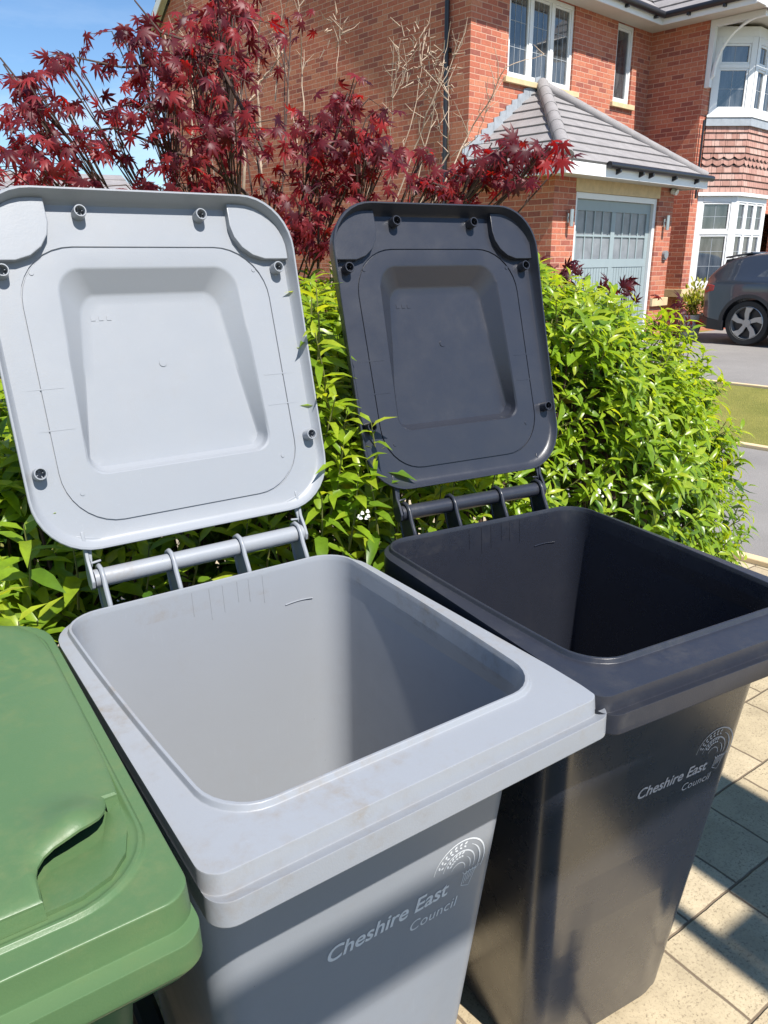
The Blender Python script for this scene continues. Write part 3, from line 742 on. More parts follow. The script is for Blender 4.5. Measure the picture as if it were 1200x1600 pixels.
    for s in (-1, 1):
        MB().prism([(s * 0.20 - 0.005, 0.66, 1.0), (s * 0.20 - 0.005, 0.70, 1.018), (s * 0.20 - 0.005, 0.73, 1.05), (s * 0.20 - 0.005, 0.742, 1.03), (s * 0.20 - 0.005, 0.72, 1.005)], (0.01, 0, 0)).build('lid_arm', M['green'], lid, bevel=0.001)
closed_lid()
# ---------------------------------------------------------------- hedge
hux = Vector((math.cos(GYAW), math.sin(GYAW), 0)); huy = Vector((-math.sin(GYAW), math.cos(GYAW), 0))
def hw_(x, y, z): return Vector((GX, GY, 0)) + hux * x + huy * y + Vector((0, 0, z))
LEAF_V = np.array([[0,0,0],[.30,0,-.01],[.65,0,-.03],[1,0,-.10],[.28,.145,.045],[.62,.135,.02],[.28,-.145,.045],[.62,-.135,.02]], float)
LEAF_Q = np.array([[1,2,5,4],[1,6,7,2]]); LEAF_T = np.array([[0,1,4],[2,3,5],[0,6,1],[2,7,3]])
def leaf_batch(P, D, UP, L, curl, wid=1.0):
    """P base, D direction (n,3) unit, UP rough normal, L lengths -> verts"""
    D = D / np.linalg.norm(D, axis=1, keepdims=True)
    S = np.cross(UP, D); S /= np.maximum(np.linalg.norm(S, axis=1, keepdims=True), 1e-6)
    Nn = np.cross(D, S)
    T = LEAF_V[None].repeat(len(P), 0).copy()
    T[:, :, 2] -= curl[:, None] * T[:, :, 0] ** 2
    T[:, :, 1] *= np.asarray(wid).reshape(-1, 1) if hasattr(wid, '__len__') else wid
    T *= L[:, None, None]
    return P[:, None] + T[:, :, :1] * D[:, None] + T[:, :, 1:2] * S[:, None] + T[:, :, 2:] * Nn[:, None]
class Leaves:
    def __init__(s): s.V = []; s.a = []
    def add(s, P, D, UP, L, curl, rnd, wid=1.0):
        s.V.append(leaf_batch(P, D, UP, L, curl, wid).reshape(-1, 3)); s.a.append(np.repeat(rnd, 8))
    def build(s, name, mat, parent):
        V = np.concatenate(s.V); a = np.concatenate(s.a); n = len(V) // 8; off = (np.arange(n) * 8)[:, None, None]
        return fast_mesh(name, V, [(LEAF_Q[None] + off).reshape(-1, 4), (LEAF_T[None] + off).reshape(-1, 3)], mat, parent, {'rnd': a})
def shoot(LV, SM, base, tip, nl, L0, bright, droop=0.3, whorl=True):
    base = Vector(base); tip = Vector(tip); ax = (tip - base); ln = ax.length; ax.normalize()
    u = ax.orthogonal().normalized(); v = ax.cross(u); ph = random.random() * 6.28
    if SM is not None: SM.tube([base, base.lerp(tip, 0.5) + u * ln * 0.03, tip], [0.0028, 0.002, 0.0012], 5, cap=False)
    t = np.linspace(0.12, 1.0, nl) ** 0.85
    ang = ph + np.arange(nl) * 2.4
    U = np.array(u); Vv = np.array(v); A = np.array(ax)
    rad = np.cos(ang)[:, None] * U + np.sin(ang)[:, None] * Vv
    lift = 0.35 + 0.75 * t[:, None] ** 2
    D = rad + A * lift; D[:, 2] -= droop * (1 - t) * 0.6
    P = np.array(base) + A * (t * ln)[:, None]
    L = L0 * (1 - 0.35 * t ** 2) * rng.uniform(0.78, 1.15, nl)
    UP = A[None] * 1.0 - rad * 0.4 + rng.normal(0, 0.22, (nl, 3)) + np.array([0, 0, 0.25])
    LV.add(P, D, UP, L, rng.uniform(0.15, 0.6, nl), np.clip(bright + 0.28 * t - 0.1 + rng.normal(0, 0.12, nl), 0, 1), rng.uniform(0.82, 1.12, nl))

# height of the hedge along its length
HX = [-1.6, -0.8, -0.45, -0.15, 0.15, 0.33, 0.6, 1.0, 1.25, 1.55, 1.83, 2.05, 2.27, 2.46, 2.6]
HT = [1.00, 1.04, 1.12, 1.26, 1.40, 1.44, 1.46, 1.52, 1.53, 1.46, 1.36, 1.23, 1.04, 0.78, 0.35]
def build_hedge():
    root = empty('hedge', hw_(0.6, 1.3, 0), 0)
    tag(root, 'dense bright green laurel hedge growing behind the three bins', 'hedge')
    inv = root.location
    LV = Leaves(); SM = MB()
    def surf(x, th, inset=0.0):
        T = np.interp(x, HX, HT); ca, sa = math.cos(th), math.sin(th)
        e = 0.62
        yc = 1.36; hd = 0.40 if x < 1.0 else 0.40 + 0.10 * min(1, (x - 1.0) / 0.5)
        if x > 1.9: hd *= max(0.35, 1 - (x - 1.9) * 0.75)
        y = yc - hd * math.copysign(abs(ca) ** e, ca); z = T * abs(sa) ** e
        bul = 0.035 * math.sin(x * 7.3 + th * 4) + 0.03 * math.sin(x * 13 + th * 9 + 1)
        nrm = Vector((0.0, -ca, sa * 0.8))
        if x > 1.8: nrm += Vector((1, 0, 0)) * (x - 1.8) * 1.8
        nrm.normalize()
        return Vector((x, y, z)) + nrm * (bul - inset), nrm
    def world(v): return hw_(v.x, v.y, v.z) - inv
    def wdir(v): return hux * v.x + huy * v.y + Vector((0, 0, v.z))
    cnt = 0
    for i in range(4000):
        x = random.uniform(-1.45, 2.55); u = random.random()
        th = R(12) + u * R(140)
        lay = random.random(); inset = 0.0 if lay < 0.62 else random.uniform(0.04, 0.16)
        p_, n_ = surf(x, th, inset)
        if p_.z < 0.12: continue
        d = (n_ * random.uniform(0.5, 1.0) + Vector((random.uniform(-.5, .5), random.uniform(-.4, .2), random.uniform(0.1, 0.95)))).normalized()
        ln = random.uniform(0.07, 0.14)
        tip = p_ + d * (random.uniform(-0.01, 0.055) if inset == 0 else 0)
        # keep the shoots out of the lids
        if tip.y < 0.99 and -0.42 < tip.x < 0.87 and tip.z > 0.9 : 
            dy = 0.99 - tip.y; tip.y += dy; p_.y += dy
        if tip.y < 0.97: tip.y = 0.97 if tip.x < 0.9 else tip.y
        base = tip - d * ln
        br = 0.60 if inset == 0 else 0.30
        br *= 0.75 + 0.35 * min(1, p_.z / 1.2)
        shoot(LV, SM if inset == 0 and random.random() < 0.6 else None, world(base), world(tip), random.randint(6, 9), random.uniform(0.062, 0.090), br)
    # shoots that lean out between, below and beside the lids
    for (x, y, z, dx, dy, dz, ln, n) in [
            (0.37, 0.98, 1.34, -0.1, -0.1, 1, 0.18, 12), (0.36, 0.97, 1.24, 0.0, -0.1, 1, 0.18, 12), (0.34, 0.95, 1.15, 0.0, -0.15, 1, 0.18, 12), (0.32, 0.93, 1.06, -0.1, -0.2, 1, 0.2, 12),
            (0.31, 0.84, 1.10, 0.15, -0.35, 1, 0.20, 14), (0.325, 0.80, 1.00, 0.05, -0.3, 1, 0.20, 14), (0.30, 0.80, 0.92, -0.1, -0.3, 1, 0.18, 12), (0.33, 0.86, 1.04, 0.25, -0.2, 1, 0.17, 11),
            (0.375, 0.95, 1.36, 0.0, -0.20, 1, 0.13, 8), (0.375, 0.93, 1.26, 0.0, -0.2, 1, 0.14, 9), (0.365, 0.91, 1.16, 0.0, -0.2, 1, 0.15, 10), (0.350, 0.83, 1.10, 0.15, -0.3, 1, 0.16, 11), (0.38, 0.95, 1.20, 0.0, -0.1, 1, 0.13, 8), (0.33, 0.90, 1.02, -0.25, -0.3, 0.9, 0.15, 10), (0.31, 0.87, 0.95, 0.3, -0.1, 1, 0.2, 12), (0.37, 0.93, 1.1, 0, -0.2, 1, 0.2, 12),
            (-0.20, 0.86, 0.92, 0, -0.2, 1, 0.16, 10), (-0.08, 0.84, 0.90, 0.1, -0.2, 1, 0.14, 9), (0.02, 0.84, 0.91, 0.1, -0.3, 1, 0.13, 9), (0.12, 0.83, 0.90, 0.1, -0.2, 1, 0.16, 10), (0.17, 0.80, 0.93, 0.05, -0.2, 1, 0.11, 9),
            (-0.36, 0.80, 0.86, -0.1, -0.25, 1, 0.22, 14), (-0.42, 0.78, 0.80, 0, -0.3, 1, 0.22, 14), (-0.50, 0.80, 0.86, -0.1, -0.3, 1, 0.2, 13), (-0.34, 0.74, 0.84, 0.1, -0.25, 1, 0.16, 11), (-0.46, 0.70, 0.78, 0.1, -0.3, 1, 0.18, 12), (-0.30, 0.78, 0.82, 0.05, -0.3, 1, 0.16, 11), (-0.38, 0.72, 0.90, 0.1, -0.1, 1, 0.16, 12),
            (-0.6, 0.8, 0.84, 0, -0.3, 1, 0.2, 13), (-0.28, 0.83, 1.0, 0.0, -0.25, 1, 0.13, 10), (0.50, 0.80, 0.88, 0, -0.2, 1, 0.15, 10), (0.62, 0.80, 0.9, 0, -0.2, 1, 0.15, 10), (0.70, 0.84, 0.93, 0, -0.2, 1, 0.12, 10), (0.42, 0.80, 0.90, 0, -0.2, 1, 0.13, 10),
            (0.90, 0.90, 0.95, 0, -0.2, 1, 0.15, 10), (0.95, 0.88, 1.1, 0, -0.2, 1, 0.15, 10), (0.92, 0.9, 1.25, 0, -0.2, 1, 0.15, 10), (0.90, 0.92, 1.36, -0.1, -0.2, 1, 0.15, 10)]:
        d = Vector((dx, dy, dz)).normalized()
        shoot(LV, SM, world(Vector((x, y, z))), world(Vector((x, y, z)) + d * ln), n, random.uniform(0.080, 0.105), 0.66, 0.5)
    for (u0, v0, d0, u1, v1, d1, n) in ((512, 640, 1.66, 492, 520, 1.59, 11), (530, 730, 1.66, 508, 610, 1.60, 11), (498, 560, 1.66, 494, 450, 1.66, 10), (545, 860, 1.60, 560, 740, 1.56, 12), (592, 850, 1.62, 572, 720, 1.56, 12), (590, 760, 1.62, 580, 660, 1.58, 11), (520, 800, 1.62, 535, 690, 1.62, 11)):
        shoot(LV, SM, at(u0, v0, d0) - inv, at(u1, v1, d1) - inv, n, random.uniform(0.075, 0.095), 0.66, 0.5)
    LV.build('foliage', M['leaf'], root)
    SM.build('stems', M['stem'], root, smooth=60)
    # dark twiggy inside of the hedge
    core = MB()
    for i in range(420):
        x = random.uniform(-1.5, 2.4); T = np.interp(x, HX, HT) - 0.12
        if T < 0.2: continue
        y = 1.36 + random.uniform(-0.26, 0.26)
        b = Vector((x + random.uniform(-.1, .1), y, 0.0)); e = Vector((x + random.uniform(-.15, .15), y + random.uniform(-.1, .1), T))
        core.tube([world(b), world(b.lerp(e, 0.5) + Vector((random.uniform(-.05, .05), random.uniform(-.05, .05), 0))), world(e)], [0.009, 0.006, 0.003], 5, cap=False)
    core.build('branches', M['bark'], root)
    # old leaves deep inside, nearly closed
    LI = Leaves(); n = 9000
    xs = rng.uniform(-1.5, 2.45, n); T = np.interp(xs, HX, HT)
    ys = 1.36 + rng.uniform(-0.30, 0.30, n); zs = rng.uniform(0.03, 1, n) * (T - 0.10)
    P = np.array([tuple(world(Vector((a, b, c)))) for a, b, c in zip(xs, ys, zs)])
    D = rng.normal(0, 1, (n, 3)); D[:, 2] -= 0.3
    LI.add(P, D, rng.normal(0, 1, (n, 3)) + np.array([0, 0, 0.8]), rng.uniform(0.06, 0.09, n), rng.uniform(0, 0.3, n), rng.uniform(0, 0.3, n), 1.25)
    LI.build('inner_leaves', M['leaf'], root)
    # a few tiny white flowers
    fl = MB()
    for u, v, dd in ((890, 484, 2.75), (1003, 521, 2.9), (1033, 546, 3.0), (983, 569, 2.75), (877, 558, 2.6), (505, 622, 1.95), (568, 808, 1.5), (936, 771, 2.3), (948, 762, 2.3)):
        c = at(u, v, dd) - inv
        for k in range(6):
            a = random.random() * 6.28; q = c + Vector((random.uniform(-.012, .012), random.uniform(-.012, .012), random.uniform(-.012, .012)))
            fl.tube([q, q + Vector((0, 0, 0.006))], [0.0045, 0.002], 6)
    fl.build('blossom', M['petal'], root)
build_hedge()

# ---------------------------------------------------------------- red maple
def maple_template():
    tips = [(0, 1.0), (38, 0.92), (76, 0.74), (118, 0.46), (-38, 0.92), (-76, 0.74), (-118, 0.46)]
    tips.sort()
    V = [(0, 0, 0)]; F = []
    ang = [t_[0] for t_ in tips]; rr = [t_[1] for t_ in tips]
    def pt(a, r_, z): a = math.radians(a); V.append((r_ * math.cos(a), r_ * math.sin(a), z)); return len(V) - 1
    notch = [pt(ang[0] - 30, 0.16, 0)]
    for i in range(6): notch.append(pt((ang[i] + ang[i+1]) / 2, 0.29, -0.01))
    notch.append(pt(ang[-1] + 30, 0.16, 0))
    for i in range(7):
        a, r_ = ang[i], rr[i]
        l = pt(a - 12, r_ * 0.58, -0.03); r2 = pt(a + 12, r_ * 0.58, -0.03); m_ = pt(a, r_ * 0.5, 0.02); t_ = pt(a, r_, -0.12 * r_)
        F += [(0, notch[i], m_), (notch[i], l, m_), (l, t_, m_), (m_, t_, r2), (m_, r2, notch[i+1]), (0, m_, notch[i+1])]
    return np.array(V), np.array(F)
MV, MF = maple_template()
class MapleLeaves:
    def __init__(s): s.V = []; s.a = []
    def add(s, P, D, UP, L, rnd, curl=None):
        D = D / np.linalg.norm(D, axis=1, keepdims=True); S = np.cross(UP, D); S /= np.maximum(np.linalg.norm(S, axis=1, keepdims=True), 1e-6); Nn = np.cross(D, S)
        T = MV[None].repeat(len(P), 0).copy()
        r2 = T[:, :, 0] ** 2 + T[:, :, 1] ** 2
        T[:, :, 2] -= rng.uniform(0.0, 0.45, len(P))[:, None] * r2
        T[:, :, 1] *= rng.uniform(0.65, 1.0, len(P))[:, None]
        T *= L[:, None, None]
        s.V.append((P[:, None] + T[:, :, :1] * D[:, None] + T[:, :, 1:2] * S[:, None] + T[:, :, 2:] * Nn[:, None]).reshape(-1, 3)); s.a.append(np.repeat(rnd, len(MV)))
    def build(s, name, mat, parent):
        V = np.concatenate(s.V); n = len(V) // len(MV); off = (np.arange(n) * len(MV))[:, None, None]
        return fast_mesh(name, V, [(MF[None] + off).reshape(-1, 3)], mat, parent, {'rnd': np.concatenate(s.a)}, smooth=False)
def build_maple():
    base = at(470, 700, 2.75); base.z = 0
    root = empty('maple_tree', base); tag(root, 'small Japanese maple with dark red leaves rising above the grey lid', 'maple tree')
    BR = MB(); ML = MapleLeaves()
    # leaf masses: photo x, y, distance, half width, half height in photo pixels, leaves
    cl = [(345, 35, 2.45, 75, 45, 60), (300, 95, 2.4, 95, 50, 75), (215, 60, 2.45, 60, 50, 34), (120, 95, 2.5, 60, 20, 14), (90, 100, 2.5, 40, 14, 8), (255, 165, 2.35, 110, 60, 95), (350, 215, 2.3, 95, 50, 62), (290, 265, 2.35, 80, 45, 44),
          (40, 135, 2.4, 45, 30, 26), (45, 185, 2.4, 60, 40, 40), (100, 165, 2.5, 50, 14, 12), (30, 235, 2.3, 60, 20, 22), (110, 230, 2.35, 75, 20, 34), (60, 275, 2.3, 85, 26, 44), (240, 300, 2.3, 110, 22, 30), (180, 215, 2.5, 30, 60, 12),
          (455, 40, 2.9, 60, 30, 10), (345, 130, 2.6, 60, 70, 26), (355, 30, 2.8, 40, 60, 16), (390, 170, 2.7, 30, 20, 7), (375, 95, 2.8, 50, 20, 6),
          (500, 190, 2.45, 55, 35, 32), (550, 150, 2.4, 50, 26, 18), (500, 235, 2.4, 60, 35, 44), (560, 210, 2.35, 55, 45, 40), (570, 250, 2.4, 50, 35, 30), (600, 240, 2.4, 50, 40, 18), (515, 290, 2.4, 70, 30, 34), (425, 290, 2.5, 50, 30, 16),
          (475, 350, 2.35, 50, 34, 42), (500, 385, 2.35, 42, 22, 24), (450, 375, 2.35, 26, 28, 16), (540, 300, 2.4, 40, 26, 16),
          (650, 290, 2.4, 60, 16, 22), (700, 282, 2.4, 60, 22, 34), (760, 265, 2.35, 55, 26, 36), (800, 235, 2.3, 45, 26, 34), (850, 240, 2.3, 40, 20, 22), (880, 252, 2.3, 32, 10, 9), (660, 240, 2.5, 30, 18, 8), (800, 280, 2.3, 40, 14, 14), (720, 310, 2.4, 60, 8, 12), (160, 205, 2.4, 40, 10, 8)]
    heads = []
    for (u, v, dd, du, dv, n) in cl:
        n = int(n * 1.12)
        us = rng.normal(0, 0.5, n) * du + u; vs = rng.normal(0, 0.5, n) * dv + v; ds = dd + rng.normal(0, 0.10, n)
        P = np.array([tuple(at(a, b, c) - base) for a, b, c in zip(us, vs, ds)])
        view = np.array(at(u, v, dd) - CAM); view /= np.linalg.norm(view)
        D = rng.normal(0, 0.55, (n, 3)) + np.array([0, 0, -0.55]) + np.array([0.1, -0.25, 0])
        UP = rng.normal(0, 0.38, (n, 3)) - view * 0.55 + np.array([0.1, -0.1, 0.75])
        ML.add(P, D, UP, rng.uniform(0.028, 0.050, n) * (1.0 if dd < 2.6 else 0.9), np.clip(rng.beta(2, 2.4, n), 0, 1))
        c = at(u, v, dd) - base
        heads.append((c, du / FPX * dd, dv / FPX * dd, P))
    # boughs from the trunk to each mass and twigs to the leaves
    forks = [Vector((0, 0, 0.0)), Vector((0.02, 0.02, 0.5)), Vector((-0.02, 0.0, 0.95))]
    BR.tube(forks, [0.028, 0.022, 0.018], 8)
    limbs = {}
    for c, wx, wz, P in heads:
        key = round(c.x / 0.45)
        if key not in limbs:
            e = Vector((c.x * 0.55, c.y * 0.5, 1.0 + 0.35 * min(1.2, abs(c.x)))); limbs[key] = e
            BR.tube([forks[-1], forks[-1].lerp(e, 0.5) + Vector((0, 0, 0.03)), e], [0.012, 0.009, 0.006], 7)
        s = limbs[key]; mid = s.lerp(c, 0.5) + Vector((random.uniform(-.06, .06), random.uniform(-.05, .05), 0.05))
        BR.tube([s, s.lerp(mid, 0.5) + Vector((0, 0, -0.02)), mid, c], [0.005, 0.004, 0.003, 0.002], 6)
        for q in P[:: 3]:
            q = Vector(q); m2 = c.lerp(q, 0.5) + Vector((0, 0, 0.012))
            st = mid.lerp(c, random.uniform(0.3, 1.0))
            BR.tube([st, m2, q], [0.0022, 0.0016, 0.0008], 4, cap=False)
    for pts in ([(210, 0), (250, 50), (330, 75), (420, 250)], [(0, 90), (60, 165), (110, 290), (150, 330)], [(5, 100), (90, 230), (140, 300)], [(60, 215), (180, 200), (330, 260), (420, 330)], [(500, 250), (498, 330), (497, 420)], [(640, 330), (700, 290), (790, 250)], [(120, 90), (190, 105), (260, 100)]):
        BR.tube([at(a, b, 2.42) - base for a, b in pts], [0.002, 0.003, 0.0045, 0.006][:len(pts)], 6)
    ML.build('crown', M['maple'], root)
    BR.build('branches', M['bark'], root, smooth=60)
build_maple()

# pale bare shrub standing behind the maple
def build_twigs():
    base = at(520, 700, 3.1); base.z = 0
    root = empty('bare_shrub', base); tag(root, 'leafless shrub of thin pale twigs standing against the brick gable', 'bare shrub')
    T = MB()
    main = [([(415, 420), (412, 330), (405, 200), (404, 100), (407, 0)], 0.010), ([(378, 400), (382, 250), (378, 150), (388, 60), (370, 0)], 0.009), ([(404, 130), (430, 100), (445, 80)], 0.005), ([(403, 130), (382, 110), (365, 80)], 0.004), ([(404, 145), (380, 165), (360, 200)], 0.004),
            ([(300, 330), (300, 200), (302, 100), (300, 0)], 0.006), ([(430, 160), (436, 60), (450, 0)], 0.004), ([(475, 210), (472, 110), (470, 40), (465, 0)], 0.004), ([(470, 250), (452, 160), (446, 100)], 0.003),
            ([(620, 400), (690, 300), (730, 210), (770, 150), (790, 105), (850, 85)], 0.005), ([(610, 340), (650, 230), (670, 170), (690, 130), (716, 75)], 0.004), ([(640, 330), (672, 200), (690, 110), (700, 60)], 0.003), ([(600, 300), (640, 200), (660, 110), (655, 60)], 0.003), ([(650, 330), (700, 240), (702, 200), (700, 130)], 0.005),
            ([(560, 330), (610, 230), (615, 130), (625, 100)], 0.003), ([(516, 180), (527, 110), (530, 65), (536, 40)], 0.002), ([(605, 190), (613, 150), (612, 120)], 0.002), ([(613, 152), (628, 130), (630, 105)], 0.002), ([(700, 215), (675, 195)], 0.002), ([(705, 245), (745, 215), (765, 165), (772, 150)], 0.0025), ([(255, 45), (262, 90), (280, 130)], 0.004), ([(262, 125), (270, 85), (295, 72)], 0.0035), ([(325, 330), (318, 200), (340, 100), (330, 20)], 0.004), ([(345, 330), (322, 200), (300, 120)], 0.004)]
    for pts, r_ in main:
        n = len(pts); P = [at(a, b, 3.0 + 0.05 * math.sin(a)) - base for a, b in pts]
        # denser path with a little waviness
        Q = []
        for i in range(n - 1):
            for k in range(4):
                f = k / 4; Q.append(P[i].lerp(P[i+1], f) + Vector((random.uniform(-1, 1), random.uniform(-1, 1), random.uniform(-1, 1))) * 0.004)
        Q.append(P[-1]); m_ = len(Q)
        r_ *= 0.7
        T.tube(Q, [r_ * (1 - 0.7 * i / (m_ - 1)) for i in range(m_)], 6)
        for k in range(int(m_ * 0.42)):
            i = random.randrange(m_ // 4, m_); q = Q[i]
            e = q + Vector((random.uniform(-.07, .07), random.uniform(-.04, .04), random.uniform(0.03, .12)))
            md = q.lerp(e, 0.5) + Vector((random.uniform(-.015, .015), 0, 0))
            T.tube([q, md, e], [0.0018, 0.0013, 0.0007], 4, cap=False)
            if random.random() < 0.5:
                T.tube([md, md + Vector((random.uniform(-.04, .04), 0, random.uniform(.01, .05)))], [0.001, 0.0006], 4, cap=False)
    for c0 in ((655, 60), (690, 110), (664, 112), (530, 45), (670, 100), (660, 75), (645, 90), (672, 150)):      # dry seed heads
        c = at(c0[0], c0[1], 3.0) - base
        for k in range(16):
            d = Vector((random.gauss(0, .03), random.gauss(0, .02), random.gauss(0, .03)))
            T.tube([c + d, c + d * 1.5 + Vector((random.uniform(-.01, .01), 0, random.uniform(-.01, .012)))], [0.0022, 0.0008], 4, cap=False)
    for i in range(7):
        b = Vector((random.uniform(-.25, .35), random.uniform(-.1, .1), 0)); T.tube([b, b * 1.1 + Vector((0, 0, 0.8)), b * 1.3 + Vector((0, 0, 1.6))], [0.009, 0.007, 0.004], 6)
    T.build('twigs', M['twig'], root, smooth=60)
build_twigs()
# ---------------------------------------------------------------- house
# local axes: x along the front to the right, y into the house (front face y = 0), z up
HO = Vector((1.24714209, 12.13608819, 0))
house = empty('brick_house', HO, GH)
tag(house, 'two-storey red brick house with an attached single garage and white windows', 'house')
ZG = 0.22
def wall_panel(mb, p0, ux, z0, z1, length, holes, depth, inward):
    """vertical wall with rectangular holes (u0,u1,z0,z1) and reveals"""
    p0 = Vector(p0); ux = Vector(ux); inw = Vector(inward)
    us = sorted(set([0, length] + [h_[0] for h_ in holes] + [h_[1] for h_ in holes])); zs = sorted(set([z0, z1] + [h_[2] for h_ in holes] + [h_[3] for h_ in holes]))
    P = lambda u, z, d=0: p0 + ux * u + inw * d + Vector((0, 0, z))
    flip = ux.cross(Vector((0, 0, 1))).dot(inw) > 0
    def q(a, b, c, d): mb.quad(*((a, b, c, d) if not flip else (d, c, b, a)))
    for i in range(len(us) - 1):
        for j in range(len(zs) - 1):
            cu, cz = (us[i] + us[i+1]) / 2, (zs[j] + zs[j+1]) / 2
            if any(h_[0] < cu < h_[1] and h_[2] < cz < h_[3] for h_ in holes): continue
            q(P(us[i], zs[j]), P(us[i+1], zs[j]), P(us[i+1], zs[j+1]), P(us[i], zs[j+1]))
    for (a, b, c, d) in holes:
        q(P(a, c), P(b, c), P(b, c, depth), P(a, c, depth)); q(P(a, d, depth), P(b, d, depth), P(b, d), P(a, d))
        q(P(a, c, depth), P(a, d, depth), P(a, d), P(a, c)); q(P(b, c), P(b, d), P(b, d, depth), P(b, c, depth))
wm = MB()
wall_panel(wm, (0, 0, 0), (1, 0, 0), -0.1, 5.32, 4.8, [(0.83, 2.47, 4.10, 5.30), (3.70, 4.24, 4.10, 5.30)], 0.12, (0, 1, 0))
# gable wall, with its sloping top
gab = [(0, 0, -0.1), (0, 0, 5.32), (0, 4.98, 9.04), (0, 8.7, 6.25), (0, 8.7, -0.1)]
wm.poly(gab)
wm.poly([(0, 8.7, -0.1), (0, 8.7, 6.25), (10.4, 8.7, 6.25), (10.4, 8.7, -0.1)])
wm.poly([(10.4, 8.7, -0.1), (10.4, 8.7, 6.25), (10.4, 4.98, 9.04), (10.4, -1.05, 5.3), (10.4, -1.05, -0.1)])
# wing: return wall and pier
wall_panel(wm, (4.8, 0, 0), (0, -1, 0), -0.1, 5.32, 1.05, [], 0.1, (1, 0, 0))
wall_panel(wm, (4.8, -1.05, 0), (1, 0, 0), -0.1, 5.32, 0.27, [], 0.1, (0, 1, 0))
wall_panel(wm, (7.45, -1.05, 0), (1, 0, 0), -0.1, 5.32, 2.95, [(0.3, 1.2, 1.0, 2.4)], 0.12, (0, 1, 0))
# garage walls
wall_panel(wm, (0, 0, 0), (0, -1, 0), -0.1, 2.66, 1.55, [], 0.1, (1, 0, 0))
wall_panel(wm, (0, -1.55, 0), (1, 0, 0), -0.1, 2.66, 3.25, [(0.52, 2.78, -0.1, 2.655)], 0.14, (0, 1, 0))
wall_panel(wm, (3.25, -1.55, 0), (0, 1, 0), -0.1, 2.66, 1.55, [], 0.1, (-1, 0, 0))
# brick base and cladding core of the bay
BAY = [(5.07, -1.05), (5.62, -1.52), (6.90, -1.52), (7.45, -1.05)]
for i in range(3):
    a, b = BAY[i], BAY[i+1]
    wm.quad((a[0], a[1], -0.1), (b[0], b[1], -0.1), (b[0], b[1], 0.86), (a[0], a[1], 0.86))
wall = wm.build('wall', M['brick'], house)

# cream stone band, lintel, sills
st = MB()
st.box(0.50, 2.80, -1.556, -1.415, 2.432, 2.653)
st.build('lintel', M['cream'], house, bevel=0.004)
def sill(x0, x1, y, z, parent=house, h=0.075):
    return MB().box(x0, x1, y - 0.055, y + 0.10, z - h, z).build('sill', M['cream'], parent, bevel=0.006)
bc = MB()
bc.box(2.80, 3.30, -1.60, -1.553, 0.80, 0.93)
bc.box(3.253, 3.30, -1.553, -0.1, 0.80, 0.93)
bc.box(4.745, 4.797, -1.10, -0.002, 0.86, 1.0)
bc.box(4.797, 5.03, -1.10, -1.053, 0.86, 1.0)
def bayoff(o):
    c = (6.26, -1.0); out = []
    for x, y in BAY: out.append((x + (x - c[0]) * o * 0.8, y - o * (1.0 if y < -1.2 else 0.35)))
    return out
def bayring(mb, o0, o1, z0, z1):
    A, B = bayoff(o0), bayoff(o1)
    for i in range(3):
        mb.prism([(A[i][0], A[i][1], z0), (A[i+1][0], A[i+1][1], z0), (B[i+1][0], B[i+1][1], z0), (B[i][0], B[i][1], z0)], (0, 0, z1 - z0))
bayring(bc, 0.002, 0.055, 0.86, 1.0)
bc.build('stone_band', M['cream'], house, bevel=0.004)

# windows
def window_rect(name, x0, x1, z0, z1, y, mull, lead_c, lead_r, transom=None, fr=0.055, matrix=None, parent=house):
    """frame with mullions; y = outer face; panes set back"""
    root = empty(name, (0, 0, 0), 0, parent)
    f = MB(); d = 0.065
    f.box(x0, x0 + fr, y, y + d, z0, z1); f.box(x1 - fr, x1, y, y + d, z0, z1)
    f.box(x0 + fr, x1 - fr, y, y + d, z0, z0 + fr); f.box(x0 + fr, x1 - fr, y, y + d, z1 - fr, z1)
    xs = [x0 + fr] + [v for m_ in mull for v in (m_ - 0.035, m_ + 0.035)] + [x1 - fr]
    for m_ in mull: f.box(m_ - 0.035, m_ + 0.035, y - 0.001, y + d, z0 + fr + 0.0005, z1 - fr - 0.0005)
    zs = [z0 + fr, z1 - fr]
    if transom:
        zs = [z0 + fr, transom - 0.03, transom + 0.03, z1 - fr]
        for i in range(0, len(xs), 2): f.box(xs[i] + 0.0005, xs[i+1] - 0.0005, y + 0.001, y + d, transom - 0.03, transom + 0.03)
    sash = []; panes = []
    for i in range(0, len(xs), 2):
        for j in range(0, len(zs), 2):
            a, b, c, e = xs[i], xs[i+1], zs[j], zs[j+1]
            s = 0.035 if fr > 0.03 else 0.02
            f.box(a + .0006, a + s, y + 0.012, y + d - 0.004, c, e); f.box(b - s, b - .0006, y + 0.012, y + d - 0.004, c, e)
            f.box(a + s, b - s, y + 0.012, y + d - 0.004, c + .0006, c + s); f.box(a + s, b - s, y + 0.012, y + d - 0.004, e - s, e - .0006)
            panes.append((a + s, b - s, c + s, e - s))
    fo = f.build('frame', M['white'], root, bevel=0.004)
    for (a, b, c, e) in panes:
        po = MB().quad((a, y + 0.036, c), (b, y + 0.036, c), (b, y + 0.036, e), (a, y + 0.036, e)).build('pane', M['glass'], root)
    ld = MB()
    for (a, b, c, e) in panes:
        for k in range(1, lead_c): xx = a + (b - a) * k / lead_c; ld.box(xx - 0.004, xx + 0.004, y + 0.032, y + 0.0355, c, e)
        nr = max(1, round((e - c) / lead_r))
        for k in range(1, nr): zz = c + (e - c) * k / nr; ld.box(a, b, y + 0.0315, y + 0.035, zz - 0.004, zz + 0.004)
    if ld.v: ld.build('leading', M['lead'], root)
    if matrix is not None: root.matrix_local = matrix
    return root
